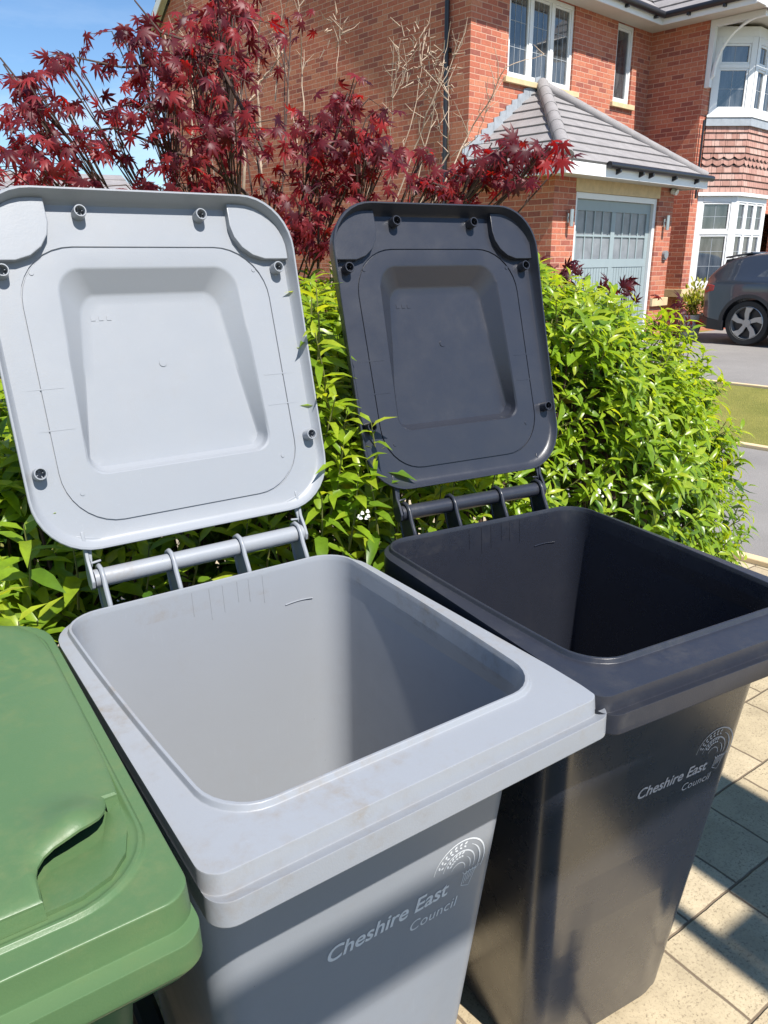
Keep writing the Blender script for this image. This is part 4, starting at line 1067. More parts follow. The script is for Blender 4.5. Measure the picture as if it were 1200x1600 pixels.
def face_matrix(a, b, out=0.0):
    a = Vector((a[0], a[1], 0)); b = Vector((b[0], b[1], 0)); u = (b - a).normalized(); inn = Vector((0, 0, 1)).cross(u)
    o = a - inn * out
    return Matrix(((u.x, inn.x, 0, o.x), (u.y, inn.y, 0, o.y), (0, 0, 1, 0), (0, 0, 0, 1)))
window_rect('window', 0.83, 2.47, 4.102, 5.298, 0.035, [1.40, 1.93], 3, 0.30)
sill(0.74, 2.62, 0, 4.10)
window_rect('window', 3.70, 4.24, 4.102, 5.298, 0.035, [], 1, 9)
sill(3.62, 4.34, 0, 4.10)
lw = [math.hypot(BAY[i+1][0] - BAY[i][0], BAY[i+1][1] - BAY[i][1]) for i in range(3)]
for z0, z1, tr in ((1.003, 2.60, 1.98), (3.90, 5.10, 4.66)):
    for i in range(3):
        m_ = face_matrix(BAY[i], BAY[i+1], 0.03 if z0 > 3 else 0.0)
        fr = 0.10
        mu = [] if i != 1 else [lw[1] * 0.345, lw[1] * 0.655]
        window_rect('window', 0.0, lw[i], z0, z1, 0.0, mu, 2 if i != 1 else 1 + (z0 > 3), 0.27, tr, fr, m_)
bs = MB()
bayring(bs, 0.0, 0.10, 3.86, 3.90); bs.build('bay_trim', M['white'], house, bevel=0.004)
bs = MB(); bayring(bs, 0.0, 0.06, 2.60, 2.66); bs.build('bay_trim', M['white'], house, bevel=0.004)
bl = MB(); bayring(bl, 0.0, 0.085, 3.73, 3.855); bl.build('lead_apron', M['lead'], house)
# hung tiles between the bay windows: overlapping courses
ht = MB(); nr = 10; A = BAY
for r_ in range(nr):
    z0 = 2.66 + r_ * 0.108; z1 = z0 + 0.118
    ob, ot = 0.058, 0.034
    B0, B1 = bayoff(ob), bayoff(ot)
    scal = r_ in (4, 5)
    for i in range(3):
        a0, b0, a1, b1 = B0[i], B0[i+1], B1[i], B1[i+1]
        L = lw[i]; nt_ = max(2, round(L / 0.165))
        for k in range(nt_):
            g = 0.012; f0 = (k + g * 1.2) / nt_; f1 = (k + 1 - g * 1.2) / nt_
            if r_ % 2: pass
            l = lambda p_, q_, f: (p_[0] + (q_[0] - p_[0]) * f, p_[1] + (q_[1] - p_[1]) * f)
            p0, p1 = l(a0, b0, f0), l(a0, b0, f1); t0, t1 = l(a1, b1, f0), l(a1, b1, f1)
            if scal:
                m_ = 6; bot = []
                for s_ in range(m_ + 1):
                    f = s_ / m_; q = l(p0, p1, f); bot.append((q[0], q[1], z0 + 0.045 * (1 - math.sin(math.pi * f)) ))
                ht.poly(bot + [(t1[0], t1[1], z1), (t0[0], t0[1], z1)])
            else:
                ht.quad((p0[0], p0[1], z0), (p1[0], p1[1], z0), (t1[0], t1[1], z1), (t0[0], t0[1], z1))
                ht.quad((p1[0], p1[1], z0), (p0[0], p0[1], z0), (p0[0], p0[1] + 0.02, z0 + 0.001), (p1[0], p1[1] + 0.02, z0 + 0.001))
ht.build('hung_tiles', M['hung'], house)
hb = MB()
Bk = bayoff(0.02)
for i in range(3): hb.quad((Bk[i][0], Bk[i][1], 2.66), (Bk[i+1][0], Bk[i+1][1], 2.66), (Bk[i+1][0], Bk[i+1][1], 3.73), (Bk[i][0], Bk[i][1], 3.73))
hb.build('bay_backing', M['gutter'], house)
# wall above the bay, up to the soffit
ab = MB(); bayring(ab, -0.06, 0.03, 5.10, 5.25); ab.build('bay_head', M['white'], house)

# roofs ---------------------------------------------------------------
def tiled(poly, rows_z, name, parent=house, thick=0.028):
    """convex sloping polygon covered in stepped courses"""
    P = [Vector(q) for q in poly]
    nrm = (P[1] - P[0]).cross(P[2] - P[0]).normalized()
    if nrm.z < 0: nrm = -nrm
    zmin = min(q.z for q in P); zmax = max(q.z for q in P)
    mb = MB(); nrow = max(1, int(round((zmax - zmin) / rows_z)))
    def cut(z):
        xs = []
        for i in range(len(P)):
            a, b = P[i], P[(i+1) % len(P)]
            if (a.z - z) * (b.z - z) < 0 or (abs(a.z - z) < 1e-9) != (abs(b.z - z) < 1e-9):
                if abs(a.z - b.z) < 1e-9: continue
                f = (z - a.z) / (b.z - a.z)
                if -1e-6 <= f <= 1 + 1e-6: xs.append(a.lerp(b, f))
        best = None
        for i in range(len(xs)):
            for j in range(i+1, len(xs)):
                if best is None or (xs[i] - xs[j]).length > (best[0] - best[1]).length: best = (xs[i], xs[j])
        return best
    ref = None
    for r_ in range(nrow):
        za = zmin + (zmax - zmin) * r_ / nrow + (1e-5 if r_ == 0 else 0); zb = zmin + (zmax - zmin) * (r_ + 1) / nrow - (1e-5 if r_ == nrow - 1 else 0)
        A, B = cut(za), cut(zb)
        if not A or not B: continue
        A = list(A); B = list(B)
        if ref is None: ref = (A[1] - A[0])
        if (A[1] - A[0]).dot(ref) < 0: A = A[::-1]
        if (B[1] - B[0]).dot(ref) < 0: B = B[::-1]
        a0, a1, b0, b1 = A[0] + nrm * thick, A[1] + nrm * thick, B[0] + nrm * 0.006, B[1] + nrm * 0.006
        a0l, a1l = A[0] - nrm * 0.001, A[1] - nrm * 0.001
        q = (a0, a1, b1, b0)
        if (a1 - a0).cross(b0 - a0).dot(nrm) < 0: q = q[::-1]
        mb.quad(*q); mb.quad(a0l, a1l, a1, a0)
    return mb.build(name, M['tile'], parent)
def ridge(mb, a, b, r_=0.095, seg=0.33):
    a, b = Vector(a), Vector(b); n = max(1, int((b - a).length / seg)); 
    for i in range(n):
        p0 = a.lerp(b, i / n); p1 = a.lerp(b, (i + 1.08) / n)
        mb.tube([p0, p1], [r_, r_ * 0.93], 12)
EV = 0.40
roof = empty('roof', (0, 0, 0), 0, house)
zf = lambda y: 5.42 + 0.745 * (y + EV)     # front slope
# main roof: front left of the wing, cut by the valley
tiled([(-0.175, -EV, 5.42), (4.42, -EV, 5.42), (4.42 + 4.0, -EV + 4.0 / 1.0, 5.42 + 2.98), (4.42 + 4.0, 4.98, zf(4.98)), (-0.16, 4.98, zf(4.98))], 0.20, 'tiles', roof)
tiled([(-0.175, 9.1, 6.15), (-0.175, 4.98, zf(4.98)), (10.6, 4.98, zf(4.98)), (10.6, 9.1, 6.15)], 0.24, 'tiles', roof)
# wing roof: left slope rising towards its ridge
tiled([(4.42, -2.0, 5.42), (4.42, -EV, 5.42), (7.4, 2.6, 7.75), (7.4, -2.0, 7.75)], 0.20, 'tiles', roof)
tiled([(10.5, -2.0, 5.42), (7.4, -2.0, 7.75), (7.4, 2.6, 7.75), (10.5, 5.0, 5.42)], 0.20, 'tiles', roof)
# soffits, fascias, gutters
sf = MB()
sf.box(-0.16, 4.42, -EV + 0.02, -0.002, 5.30, 5.325)
sf.box(4.44, 4.798, -2.0, -0.002, 5.302, 5.327)
sf.box(4.798, 10.4, -1.98, -1.052, 5.304, 5.329)
sf.build('soffit', M['soffit'], house)
fa = MB()
fa.box(-0.16, 4.40, -EV - 0.002, -EV + 0.019, 5.285, 5.42); fa.box(4.40, 4.42, -2.0, -EV, 5.287, 5.42)
fa.build('fascia', M['white'], house)
gu = MB()
gu.tube([(-0.16, -EV - 0.055, 5.415), (4.36, -EV - 0.055, 5.415)], 0.052, 10); gu.tube([(4.36, -EV - 0.055, 5.415), (4.36, -2.0, 5.415)], 0.052, 10)
for x in (0.5, 1.4, 2.3, 3.2, 4.1): gu.box(x, x + 0.04, -EV - 0.07, -EV, 5.33, 5.37)
for y in (-0.9, -1.5): gu.box(4.33, 4.40, y, y + 0.04, 5.33, 5.37)
gu.build('gutter', M['gutter'], house, smooth=40)
# verge (bargeboards and their soffits) of the main gable
VO = 0.158
vb = MB()
def slope_board(mb, p0, p1, w_, h_, x0, x1):
    p0, p1 = Vector(p0), Vector(p1)
    mb.prism([(x0, p0.y, p0.z - h_), (x0, p1.y, p1.z - h_), (x0, p1.y, p1.z), (x0, p0.y, p0.z)], (x1 - x0, 0, 0))
slope_board(vb, (0, -EV, zf(-EV)), (0, 4.98, zf(4.98)), 0, 0.19, -VO - 0.022, -VO - 0.001)
slope_board(vb, (0, 4.985, zf(4.98)), (0, 9.1, 6.15), 0, 0.19, -VO - 0.022, -VO - 0.001)
vb.build('bargeboard', M['white'], house)
vs = MB()
slope_board(vs, (0, -EV, zf(-EV) - 0.10), (0, 4.98, zf(4.98) - 0.10), 0, 0.02, -VO, -0.002)
slope_board(vs, (0, 4.985, zf(4.98) - 0.10), (0, 9.1, 6.15 - 0.10), 0, 0.02, -VO, -0.002)
vs.build('verge_soffit', M['soffit'], house)
# wing gable: tile-hung, projecting over the bay on brackets
wg = MB()
wg.prism([(4.44, -2.0, 5.33), (10.4, -2.0, 5.33), (7.42, -2.0, 7.70)], (0, 0.06, 0))
wg.build('wing_gable', M['hung'], house)
wgb = MB()
for s, (x0, x1) in enumerate(((4.30, 7.42), (10.54, 7.42))):
    wgb.prism([(x0, -2.03, 5.28), (x0 + (0.32 if s == 0 else -0.32), -2.03, 5.28), (x1, -2.03, 7.58), (x1, -2.03, 7.84)], (0, 0.026, 0))
wgb.box(4.60, 10.3, -2.025, -2.001, 5.27, 5.325)
wgb.build('bargeboard', M['white'], house)
for x in (4.82, 9.9):
    g = MB()
    y0, y1 = -1.052, -1.95
    g.box(x, x + 0.09, y0 - 0.09, y0, 4.30, 5.30)                         # wall post
    g.box(x + 0.002, x + 0.088, y1, y0 - 0.09, 5.20, 5.30)                  # top rail
    arc = []
    n = 10
    for k in range(n + 1):
        a = R(90 * k / n); arc.append((y0 - 0.09 - 0.80 * (1 - math.cos(a)), 4.42 + 0.80 * math.sin(a)))
    for k in range(n):
        (ya, za), (yb, zb) = arc[k], arc[k+1]
        g.obox((x + 0.012, ya, za), (0.066, 0, 0), (0, yb - ya, zb - za), (0, -0.05, 0.05))
    g.build('bracket', M['white'], house, bevel=0.004)
# garage roof: a half pyramid against the wall
E0, E1, EY, EZ, PX, PZ = -0.30, 3.56, -1.93, 2.74, 1.63, 4.06
tiled([(E0, EY, EZ), (E1, EY, EZ), (PX, -0.005, PZ)], 0.145, 'tiles', roof)
tiled([(E0, -0.005, EZ), (E0, EY, EZ), (PX, -0.005, PZ)], 0.145, 'tiles', roof)
tiled([(E1, EY, EZ), (E1, -0.005, EZ), (PX, -0.005, PZ)], 0.145, 'tiles', roof)
hp = MB(); ridge(hp, (E0 + 0.03, EY + 0.03, EZ + 0.03), (PX, -0.05, PZ + 0.03), 0.10); ridge(hp, (E1 - 0.03, EY + 0.03, EZ + 0.03), (PX, -0.05, PZ + 0.03), 0.075)
hp.build('hip_tiles', M['tile'], roof, smooth=40)
gs = MB()
gs.box(E0 + 0.03, E1 - 0.03, EY + 0.03, -1.552, 2.60, 2.62); gs.box(E0 + 0.03, -0.002, -1.552, -0.002, 2.601, 2.621)
gs.build('soffit', M['soffit'], house)
gf = MB()
gf.box(E0, E1, EY - 0.002, EY + 0.02, 2.585, 2.735); gf.box(E0, E0 + 0.022, EY + 0.021, -0.002, 2.587, 2.735); gf.box(E1 - 0.022, E1, EY + 0.021, -0.002, 2.587, 2.735)
gf.build('fascia', M['white'], house, bevel=0.003)
gg = MB(); gg.tube([(E0 + 0.9, EY - 0.05, 2.735), (E1 + 0.04, EY - 0.05, 2.735)], 0.045, 10)
for x in (0.85, 1.45, 1.72, 2.4, 3.1): gg.prism([(x, EY - 0.001, 2.70), (x, EY - 0.075, 2.70), (x, EY - 0.075, 2.66), (x, EY - 0.001, 2.63)], (0.035, 0, 0))
gg.build('gutter', M['gutter'], house, smooth=40)
# stepped lead flashing up the wall on the left slope
fl = MB(); n = 13; sl_ = (PZ - EZ) / (PX - E0)
for i in range(n):
    x0 = E0 + 0.17 + (PX - E0 - 0.17) * i / n; x1 = E0 + 0.17 + (PX - E0 - 0.17) * (i + 1) / n
    zb0 = EZ + sl_ * (x0 - E0) - 0.0; zb1 = EZ + sl_ * (x1 - E0)
    top = zb0 + 0.21
    fl.prism([(x0 + 0.002, -0.018 - 0.002 * (i % 2), zb0), (x1, -0.018 - 0.002 * (i % 2), zb1), (x1, -0.018 - 0.002 * (i % 2), top + 0.035), (x0 + 0.002, -0.018 - 0.002 * (i % 2), top)], (0, 0.014, 0))
fl.prism([(-0.30, -0.03, 2.72), (0.04, -0.03, 2.95), (0.04, -0.03, 3.12), (-0.10, -0.03, 3.12), (-0.10, -0.03, 2.80)], (0, 0.008, 0))
for s in (1,):
    for i in range(10):
        x0 = PX + (E1 - PX) * i / 10; x1 = PX + (E1 - PX) * (i + 1) / 10
        fl.prism([(x0 + .002, -0.014, PZ - sl_ * (x0 - PX)), (x1, -0.014, PZ - sl_ * (x1 - PX)), (x1, -0.014, PZ - sl_ * (x1 - PX) + 0.10), (x0 + .002, -0.014, PZ - sl_ * (x0 - PX) + 0.12)], (0, 0.01, 0))
fl.build('flashing', M['lead'], house)
# garage door
gd_ = empty('garage_door', (0, 0, 0), 0, house)
f = MB(); f.box(0.522, 0.60, -1.52, -1.44, ZG, 2.43); f.box(2.70, 2.778, -1.52, -1.44, ZG, 2.43); f.box(0.60, 2.70, -1.52, -1.44, 2.35, 2.43)
f.build('frame', M['white'], gd_, bevel=0.004)
p_ = MB(); y = -1.47
x0, x1, z0, z1 = 0.602, 2.698, ZG, 2.348
rails = [(x0, x1, 2.20, z1), (x0, x1, z0, z0 + 0.08), (x0, x1, 1.42, 1.54)]
for a, b, c, d in rails: p_.box(a, b, y, y + 0.03, c, d)
xm = (x0 + x1) / 2
for a, b in ((x0, x0 + 0.10), (xm - 0.055, xm + 0.055), (x1 - 0.10, x1)):
    p_.box(a, b, y, y + 0.03, z0 + 0.08, 1.42); p_.box(a, b, y, y + 0.03, 1.54, 2.20)
for a, b in ((x0 + 0.10, xm - 0.055), (xm + 0.055, x1 - 0.10)):
    n = 12
    for i in range(n):
        xa = a + (b - a) * i / n; xb = a + (b - a) * (i + 1) / n
        p_.box(xa + 0.004, xb - 0.004, y + 0.008, y + 0.03, z0 + 0.08, 1.42)
    for i in range(1, 4): xx = a + (b - a) * i / 4; p_.box(xx - 0.012, xx + 0.012, y + 0.004, y + 0.03, 1.54, 2.20)
    p_.box(a, b, y + 0.003, y + 0.03, 1.85, 1.875)
p_.build('door_panel', M['door'], gd_, bevel=0.003)
p2 = MB().box(x0, x1, y + 0.0305, y + 0.04, z0, 1.5); p2.build('groove_backing', M['seam'], gd_)
pn = MB().box(x0 + 0.1, x1 - 0.1, y + 0.020, y + 0.0285, 1.541, 2.199); pn.build('obscured_panes', M['obscure'], gd_)
# wall lamps: a cylinder on a backplate
for x in (0.33, 2.98):
    l = MB(); l.box(x - 0.03, x + 0.03, -1.575, -1.552, 2.02, 2.14); l.tube([(x + 0.0, -1.62, 1.97), (x, -1.62, 2.19)], 0.033, 14); l.box(x - 0.012, x + 0.012, -1.60, -1.572, 2.06, 2.10)
    l.build('wall_lamp', M['steel'], house, smooth=40)
l = MB(); l.box(0.0 - 0.09, -0.002, -0.72, -0.66, 2.05, 2.10); l.tube([(-0.07, -0.69, 2.02), (-0.07, -0.69, 2.2)], 0.034, 12); l.build('wall_lamp', M['steel'], house, smooth=40)
l = MB(); l.tube([(3.10, -1.60, 1.60), (3.10, -1.552, 1.60)], 0.065, 14); l.box(3.05, 3.15, -1.585, -1.551, 1.52, 1.62); l.build('outdoor_socket', M['obscure'], house, smooth=40)
l = MB(); l.tube([(3.12, -1.58, 2.56), (3.12, -1.66, 2.53)], [0.05, 0.045], 14); l.build('security_camera', M['white'], house, smooth=40)
# rainwater pipe down the gable, near the corner
dp = MB(); dp.tube([(-0.055, 0.40, ZG), (-0.055, 0.40, 5.2)], 0.036, 12)
for z in (1.2, 3.0, 4.35): dp.box(-0.075, -0.002, 0.35, 0.45, z, z + 0.05)
dp.build('downpipe', M['gutter'], house, smooth=40)
ip = MB(); ip.tube([(4.84, -1.115, 2.55), (4.84, -1.115, 3.8)], 0.02, 8); ip.build('soil_pipe', M['gutter'], house, smooth=40)
MB().box(0.02, 10.38, 0.02 + 0.4, 8.68, 2.3, 2.32).build('inner_floor', M['soffit'], house)

# ---------------------------------------------------------------- car
def build_car():
    C0 = HO + gd * 3.04 + gn * 2.23           # ground point under the near rear wheel
    C0 = Vector((5.54, 11.97, 0.26))
    root = empty('parked_car', C0, 0)
    ax = Vector((gn.x, gn.y, 0)); sd = Vector((gd.x, gd.y, 0))    # forward, away from viewer
    mtx = Matrix(((ax.x, sd.x, 0, C0.x), (ax.y, sd.y, 0, C0.y), (0, 0, 1, C0.z), (0, 0, 0, 1)))
    root.matrix_world = mtx
    tag(root, 'dark blue-grey hatchback parked on the driveway with its rear towards the bay window', 'car')
    m, t, b = nt('car_paint'); b.inputs['Base Color'].default_value = (0.055, 0.068, 0.092, 1); b.inputs['Metallic'].default_value = 0.55; b.inputs['Roughness'].default_value = 0.32
    b.inputs['Coat Weight'].default_value = 1.0; b.inputs['Coat Roughness'].default_value = 0.05
    bump(t, b, noise(t, coord(t), 900, 2), 0.03, 0.001)
    rubber = M['rubber']; black = M['gutter']
    HALF = 0.905
    # stations: x, floor z, sill half width, belt z, belt half width, roof z, roof half width
    st_ = [(-0.80, 0.42, 0.70, 0.80, 0.74, 0.98, 0.66), (-0.74, 0.30, 0.80, 0.86, 0.83, 1.10, 0.70), (-0.60, 0.24, 0.87, 0.93, 0.885, 1.30, 0.62), (-0.40, 0.22, 0.895, 0.955, 0.90, 1.43, 0.585), (-0.05, 0.20, 0.90, 0.955, 0.905, 1.49, 0.575), (0.6, 0.19, 0.90, 0.945, 0.905, 1.52, 0.58),
           (1.3, 0.19, 0.90, 0.935, 0.905, 1.52, 0.58), (1.9, 0.19, 0.90, 0.92, 0.90, 1.46, 0.585), (2.4, 0.20, 0.895, 0.93, 0.89, 1.22, 0.66), (2.75, 0.20, 0.89, 0.90, 0.88, 0.99, 0.76), (3.1, 0.21, 0.87, 0.84, 0.85, 0.92, 0.74), (3.4, 0.26, 0.78, 0.74, 0.76, 0.80, 0.66), (3.5, 0.36, 0.62, 0.62, 0.62, 0.68, 0.56)]
    st_ = [(a, b, c, d, e, 0.9 + (f - 0.9) * 0.80 if f > 0.9 else f, g) for a, b, c, d, e, f, g in st_]
    def sec(s_):
        x, zf_, ws, zb, wb, zr, wr = s_
        half = [(0.0, zf_), (ws * 0.85, zf_), (ws * 0.985, zf_ + 0.05), (ws, zf_ + 0.18), (ws * 1.0, (zf_ + zb) / 2), (wb, zb - 0.10), (wb * 0.985, zb), ((wb * 0.93), zb + 0.03),
                (wr + (wb * 0.93 - wr) * 0.45, zb + (zr - zb) * 0.55), (wr + 0.02, zr - 0.06), (wr - 0.03, zr - 0.02), (wr * 0.5, zr), (0, zr)]
        near = [(x, HALF - 0.905 + (0.905 - w_), z) for w_, z in half]          # y = 0 is the near flank
        far = [(x, 0.905 + w_, z) for w_, z in half[::-1][1:-1]]
        return near + far
    mb = MB(); mb.loft([sec(s_) for s_ in st_], cap0=True, cap1=True)
    body = mb.build('body', m, root)
    bm = bmesh.new(); bm.from_mesh(body.data); bmesh.ops.recalc_face_normals(bm, faces=bm.faces); bm.to_mesh(body.data); bm.free()
    cut = MB()
    for xw in (0.0, 2.70):
        for y0, y1 in ((-0.2, 0.24), (1.57, 2.0)):
            cut.tube([(xw, y0, 0.335), (xw, y1, 0.335)], 0.375, 36)
    co_ = cut.build('wheel_arch_cutter', black)
    co_.matrix_world = mtx
    sub = body.modifiers.new('round', 'SUBSURF'); sub.levels = 2; sub.render_levels = 2
    bo = body.modifiers.new('arches', 'BOOLEAN'); bo.object = co_; bo.operation = 'DIFFERENCE'; bo.solver = 'EXACT'
    bpy.context.view_layer.update()
    dg = bpy.context.evaluated_depsgraph_get()
    me = bpy.data.meshes.new_from_object(body.evaluated_get(dg)); body.modifiers.clear(); body.data = me
    bpy.data.objects.remove(co_, do_unlink=True)
    me.materials.clear(); me.materials.append(m); me.polygons.foreach_set('use_smooth', [True] * len(me.polygons)); me.set_sharp_from_angle(angle=R(35))
    def strip(name, mat, pts, th=0.012, off=0.004):
        """flat piece standing just proud of the near flank; pts = (x, y, z)"""
        o = MB(); n = len(pts); V = [Vector(q) for q in pts]
        o.add([q + Vector((0, -off, 0)) for q in V] + [q + Vector((0, th, 0)) for q in V], [tuple(range(n)), tuple(range(2*n-1, n-1, -1))] + [(i, i+n, (i+1) % n + n, (i+1) % n) for i in range(n)])
        return o.build(name, mat, root)
    # lower cladding, arch lip, tail lamp, side glass, spoiler, handle, door seams
    n = 26
    for xw in (0.0, 2.70):
        al = MB(); vs = []
        for k in range(n + 1):
            a = R(-12 + 204 * k / n)
            for rr, yy in ((0.372, -0.004), (0.372, 0.06), (0.425, 0.0), (0.43, 0.03)): vs.append((xw + rr * math.cos(a), yy, 0.335 + rr * math.sin(a)))
        al.add(vs, [(4*k+0, 4*k+2, 4*k+6, 4*k+4) for k in range(n)] + [(4*k+1, 4*k, 4*k+4, 4*k+5) for k in range(n)] + [(4*k+2, 4*k+3, 4*k+7, 4*k+6) for k in range(n)])
        al.build('arch_trim', black, root, smooth=50)
    sk = MB(); sk.box(0.40, 2.30, -0.008, 0.10, 0.17, 0.30); sk.build('side_skirt', black, root, bevel=0.02)
    rb = MB(); rb.loft([[(-0.36, 0.02, 0.20), (-0.36, 0.02, 0.36), (-0.36, 0.10, 0.36), (-0.36, 0.10, 0.20)], [(-0.62, 0.035, 0.22), (-0.62, 0.035, 0.38), (-0.62, 0.12, 0.38), (-0.62, 0.12, 0.22)], [(-0.80, 0.14, 0.26), (-0.80, 0.14, 0.42), (-0.76, 0.22, 0.42), (-0.76, 0.22, 0.26)], [(-0.84, 0.30, 0.28), (-0.84, 0.30, 0.44), (-0.76, 0.34, 0.44), (-0.76, 0.34, 0.28)], [(-0.84, 1.50, 0.28), (-0.84, 1.50, 0.44), (-0.76, 1.46, 0.44), (-0.76, 1.46, 0.28)]], cap0=True, cap1=True)
    rb.build('rear_bumper', black, root, bevel=0.01)
    m2, t2, b2 = nt('tail_lamp_red'); b2.inputs['Base Color'].default_value = (0.35, 0.02, 0.02, 1); b2.inputs['Roughness'].default_value = 0.12; b2.inputs['Coat Weight'].default_value = 0.6
    tl = MB(); tl.loft([[(-0.57, 0.022, 0.80), (-0.56, 0.026, 0.88), (-0.56, 0.07, 0.88), (-0.57, 0.07, 0.80)], [(-0.63, 0.030, 0.79), (-0.62, 0.036, 0.89), (-0.62, 0.08, 0.89), (-0.63, 0.08, 0.79)], [(-0.735, 0.085, 0.76), (-0.715, 0.095, 0.90), (-0.70, 0.16, 0.90), (-0.72, 0.16, 0.76)], [(-0.80, 0.24, 0.78), (-0.775, 0.25, 0.90), (-0.74, 0.30, 0.90), (-0.76, 0.30, 0.78)]], cap0=True, cap1=True)
    tl.build('tail_lamp', m2, root, bevel=0.008)
    gl = M['glass']
    def flank(x, z):
        # y of the near flank above the belt at x
        xs = [q[0] for q in st_]; zb = np.interp(x, xs, [q[3] for q in st_]); wb = np.interp(x, xs, [q[4] for q in st_]) * 0.93; zr = np.interp(x, xs, [q[5] for q in st_]); wr = np.interp(x, xs, [q[6] for q in st_])
        f = (z - zb - 0.03) / (zr - zb - 0.03); wm_ = wr + (wb - wr) * 0.45
        w_ = wb + (wm_ - wb) * f / 0.55 if f < 0.55 else wm_ + (wr - wm_) * (f - 0.55) / 0.45
        return 0.905 - w_
    for pl in ([(0.02, 1.00), (0.30, 1.24), (0.92, 1.30), (0.92, 0.99)], [(0.97, 0.99), (0.97, 1.30), (1.70, 1.27), (2.10, 1.03), (2.05, 0.98)]):
        strip('side_window', gl, [(x, flank(x, z) + 0.004, z) for x, z in pl], 0.02, 0.006)
    sp_ = MB(); sp_.prism([(-0.60, 0.38, 1.275), (-0.60, 1.43, 1.275), (-0.20, 1.40, 1.345), (-0.20, 0.41, 1.345)], (0, 0, 0.028)); sp_.build('spoiler', m, root, bevel=0.01)
    sp2 = MB(); sp2.prism([(-0.58, 0.34, 1.18), (-0.56, 0.34, 1.26), (-0.36, 0.34, 1.29), (-0.42, 0.34, 1.24)], (0, 0.03, 0)); sp2.build('spoiler_side', black, root)
    hd = MB(); hd.box(0.42, 0.62, -0.018, 0.02, 0.86, 0.885); hd.build('door_handle', M['steel'], root, bevel=0.006)
    for xa, za in ((0.30, 0.45), (1.10, 0.32)): MB().box(xa, xa + 0.006, -0.0035, 0.01, za, 0.93).build('door_seam', black, root)
    # wheels with five swept blades
    for xw, yw, s in ((0.0, 0.03, 1), (2.70, 0.03, 1), (0.0, 1.78, -1), (2.70, 1.78, -1)):
        c = Vector((xw, yw, 0.335))
        def rg(r_, y): return [c + Vector((r_ * math.cos(2*math.pi*k/40), s * y, r_ * math.sin(2*math.pi*k/40))) for k in range(40)]
        ty = MB(); ty.loft([rg(0.245, 0.02), rg(0.262, 0.0), rg(0.32, 0.002), rg(0.335, 0.03), rg(0.335, 0.19), rg(0.32, 0.215), rg(0.24, 0.21)], cap1=True)
        wh = ty.build('wheel', rubber, root, smooth=40)
        rm = MB(); rm.loft([rg(0.247, 0.012), rg(0.238, 0.006), rg(0.232, 0.02), rg(0.226, 0.09)])
        for k in range(5):
            a = 2 * math.pi * k / 5 + 0.35
            def pp(r_, da, y): return c + Vector((r_ * math.cos(a + da), s * y, r_ * math.sin(a + da)))
            q = [pp(0.05, -0.5, 0.012), pp(0.05, 0.6, 0.012), pp(0.14, 0.30, 0.010), pp(0.236, 0.10, 0.008), pp(0.238, -0.36, 0.008), pp(0.15, -0.20, 0.010)]
            q2 = [v + Vector((0, s * 0.03, 0)) for v in q]; m_ = len(q)
            rm.add(q + q2, [tuple(range(m_)), tuple(range(2*m_-1, m_-1, -1))] + [(i, i+m_, (i+1) % m_ + m_, (i+1) % m_) for i in range(m_)])
        rm.tube([c + Vector((0, s * 0.0, 0)), c + Vector((0, s * 0.05, 0))], 0.06, 20)
        rm.build('rim', simple_alloy, wh, smooth=30)
        dk = MB(); dk.loft([rg(0.229, 0.085), rg(0.05, 0.08)], cap1=True); dk.build('brake_disc', black, wh)
simple_alloy = simple('alloy_rim', (0.42, 0.42, 0.42), 0.35, metal=0.6, var=0.04)
build_car()

# ---------------------------------------------------------------- small plants and things near the house
def planter():
    c = at(1078, 512, 14.3); c.z = 0.25
    root = empty('plant_pot', c); tag(root, 'pale stone pot by the bay base holding a yellow-green plant', 'plant pot')
    mb = MB(); n = 20
    rg = lambda r_, z: [(r_ * math.cos(2*math.pi*k/n), r_ * math.sin(2*math.pi*k/n), z) for k in range(n)]
    mb.loft([rg(0.13, 0), rg(0.20, 0.34), rg(0.215, 0.36), rg(0.215, 0.39), rg(0.19, 0.39), rg(0.18, 0.33)], cap0=True, cap1=True)
    mb.build('pot', simple('pale_stone', (0.62, 0.60, 0.58), 0.8), root, smooth=40)
    LV = Leaves(); n = 420
    P = rng.normal(0, 1, (n, 3)) * np.array([0.09, 0.09, 0.13]) + np.array([0, 0, 0.55]); D = P - np.array([0, 0, 0.35]); D += rng.normal(0, 0.15, (n, 3))
    LV.add(P, D, rng.normal(0, 0.5, (n, 3)) + np.array([0, -0.3, 1]), rng.uniform(0.06, 0.11, n), rng.uniform(0, .4, n), rng.uniform(0.3, 1, n), 1.3)
    LV.build('leaves', M['yleaf'], root)
    s = MB()
    for i in range(9): s.tube([(0, 0, 0.33), (random.uniform(-.1, .1), random.uniform(-.1, .1), 0.65)], 0.006, 5)
    s.build('stems', M['stem'], root)
planter()
def purple(u, v, dd, n, sp, label):
    c = at(u, v, dd); root = empty('purple_shrub', (c.x, c.y, zt(c.x, c.y))); tag(root, label, 'shrub')
    b = root.location; ML = MapleLeaves(); cc = np.array(tuple(c - b))
    P = rng.normal(0, 1, (n, 3)) * np.array([sp, sp, sp * 0.8]) + cc
    D = rng.normal(0, 0.5, (n, 3)) + np.array([0, -0.2, 0.5])
    ML.add(P, D, rng.normal(0, .5, (n, 3)) + np.array([0, -0.5, 0.5]), rng.uniform(0.035, 0.06, n), rng.uniform(0, 0.25, n))
    ML.build('leaves', M['maple'], root)
    s = MB()
    for i in range(0, n, 2): s.tube([(0, 0, 0), tuple(cc * np.array([0.3, 0.3, 0.6])), tuple(P[i])], [0.006, 0.004, 0.0015], 5)
    s.build('stems', M['bark'], root)
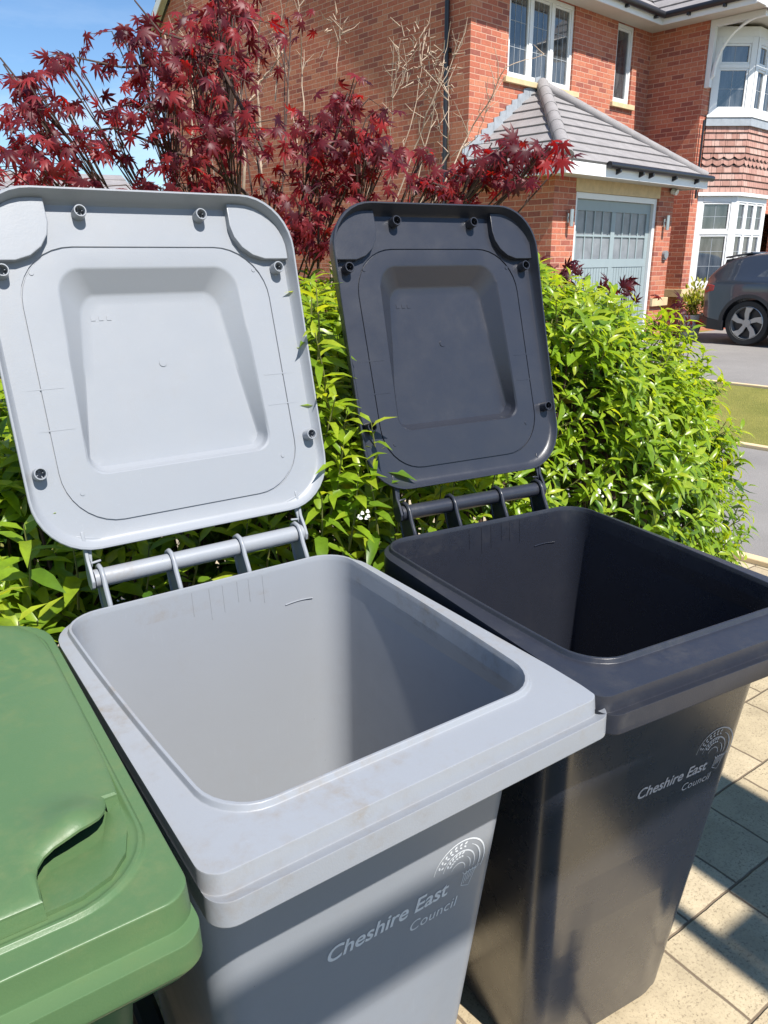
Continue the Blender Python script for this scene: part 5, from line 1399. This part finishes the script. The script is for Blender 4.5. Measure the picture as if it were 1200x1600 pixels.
purple(882, 438, 3.3, 34, 0.045, 'purple-leaved shrub tip in front of the left side of the garage door')
purple(975, 458, 3.5, 20, 0.05, 'spiky purple shrub tip in front of the right side of the garage door')
purple(1052, 508, 3.7, 26, 0.06, 'low dark purple shrub showing at the right shoulder of the hedge, left of the car')

# neighbour seen as a sliver at the far left
def neighbour():
    c = at(-60, 330, 24.0); c.z = 0
    root = empty('far_house', c, R(25)); tag(root, 'distant low brick building glimpsed past the left edge of the grey lid', 'house')
    mb = MB(); mb.box(-6, 4.2, 0, 6, 0, 3.25); mb.build('wall', M['brick'], root)
    tiled([(-6.3, -0.4, 3.2), (4.5, -0.4, 3.2), (4.5, 3, 4.1), (-6.3, 3, 4.1)], 0.2, 'roof', root)
    MB().box(1.2, 2.2, -0.02, 0.0, 1.2, 2.3).build('window', M['glass'], root)
neighbour()
def lowfence():
    a, b = at(-160, 560, 9.5), at(150, 560, 10.5)
    a.z = b.z = 0
    root = empty('garden_wall', a, math.atan2(b.y - a.y, b.x - a.x)); tag(root, 'low brick garden wall beyond the path at the left edge', 'wall')
    L = (b - a).length
    MB().box(-3, L, 0, 0.215, -0.05, 0.9).build('brickwork', M['brick'], root); MB().box(-3.02, L + 0.02, -0.02, 0.235, 0.902, 0.96).build('coping', M['cream'], root, bevel=0.005)
lowfence()
def rear_shrubs():
    c = at(20, 600, 8.2); c.z = 0
    root = empty('shrub', c); tag(root, 'dark green shrub in front of the garden wall, left of the grey lid', 'shrub')
    LV = Leaves(); n = 5000
    d = rng.normal(0, 1, (n, 3)); d /= np.linalg.norm(d, axis=1, keepdims=True); r_ = rng.uniform(0.6, 1, n)[:, None]
    P = d * r_ * np.array([0.95, 0.6, 0.55]) + np.array([-0.2, 0, 0.55]); P[:, 2] = np.abs(P[:, 2])
    LV.add(P, d + rng.normal(0, .6, (n, 3)), d + np.array([0, 0, 1]), rng.uniform(0.05, 0.09, n), rng.uniform(0, .3, n), rng.uniform(0, .45, n), 1.5)
    LV.build('leaves', M['leaf'], root)
    s = MB()
    for i in range(12): s.tube([(0, 0, 0), (random.uniform(-.7, .5), random.uniform(-.3, .3), random.uniform(.5, .9))], [0.012, 0.004], 5)
    s.build('stems', M['bark'], root)
rear_shrubs()

# ---------------------------------------------------------------- added unseen canopy, laid out to cast the shadow bands on paving and bins
def canopy():
    zc = 3.0; sh = zc / math.tan(R(SUN_EL))
    s2 = Vector((sdir.x, sdir.y, 0)).normalized() * sh      # ground shadow + s2 = caster at height zc
    yaw = R(34.6); U = Vector((math.cos(yaw), math.sin(yaw), 0)); V = Vector((math.sin(yaw), -math.cos(yaw), 0))
    root = empty('shadow_canopy', (0, 0, 0)); tag(root, 'added timber canopy out of view, shaped to cast shadow bands on paving and bins', 'canopy')
    def slab(name, a0, a1, b0, b1, z=zc, th=0.05):
        o = U * a0 + V * b0 + s2 + Vector((0, 0, z))
        return MB().obox(o, U * (a1 - a0), V * (b1 - b0), (0, 0, th)).build(name, M['wood'], root, bevel=0.004)
    slab('shade_board', 1.61, 2.035, -1.10, 1.6)
    slab('shade_board', 1.476, 1.609, -0.69, 1.6)
    slab('shade_rafter', 1.415, 1.475, -1.10, 1.6, th=0.10)
    slab('shade_board', -2.4, 1.05, -0.64, 1.6)  # wide board added to shade the ground in front and cut bounce onto the bins
    slab('shade_beam', -0.75, 1.414, -1.155, -1.07, th=0.05)
    slab('shade_rafter', -0.72, -0.66, -1.068, -0.642, th=0.06)
    for a, b in ((1.50, 1.45), (1.95, 1.45), (-0.7, 1.45), (1.95, 0.3)):
        o = U * a + V * b + s2; MB().box(o.x - .045, o.x + .045, o.y - .045, o.y + .045, 0, zc - 0.002).build('post', M['wood'], root)
canopy()
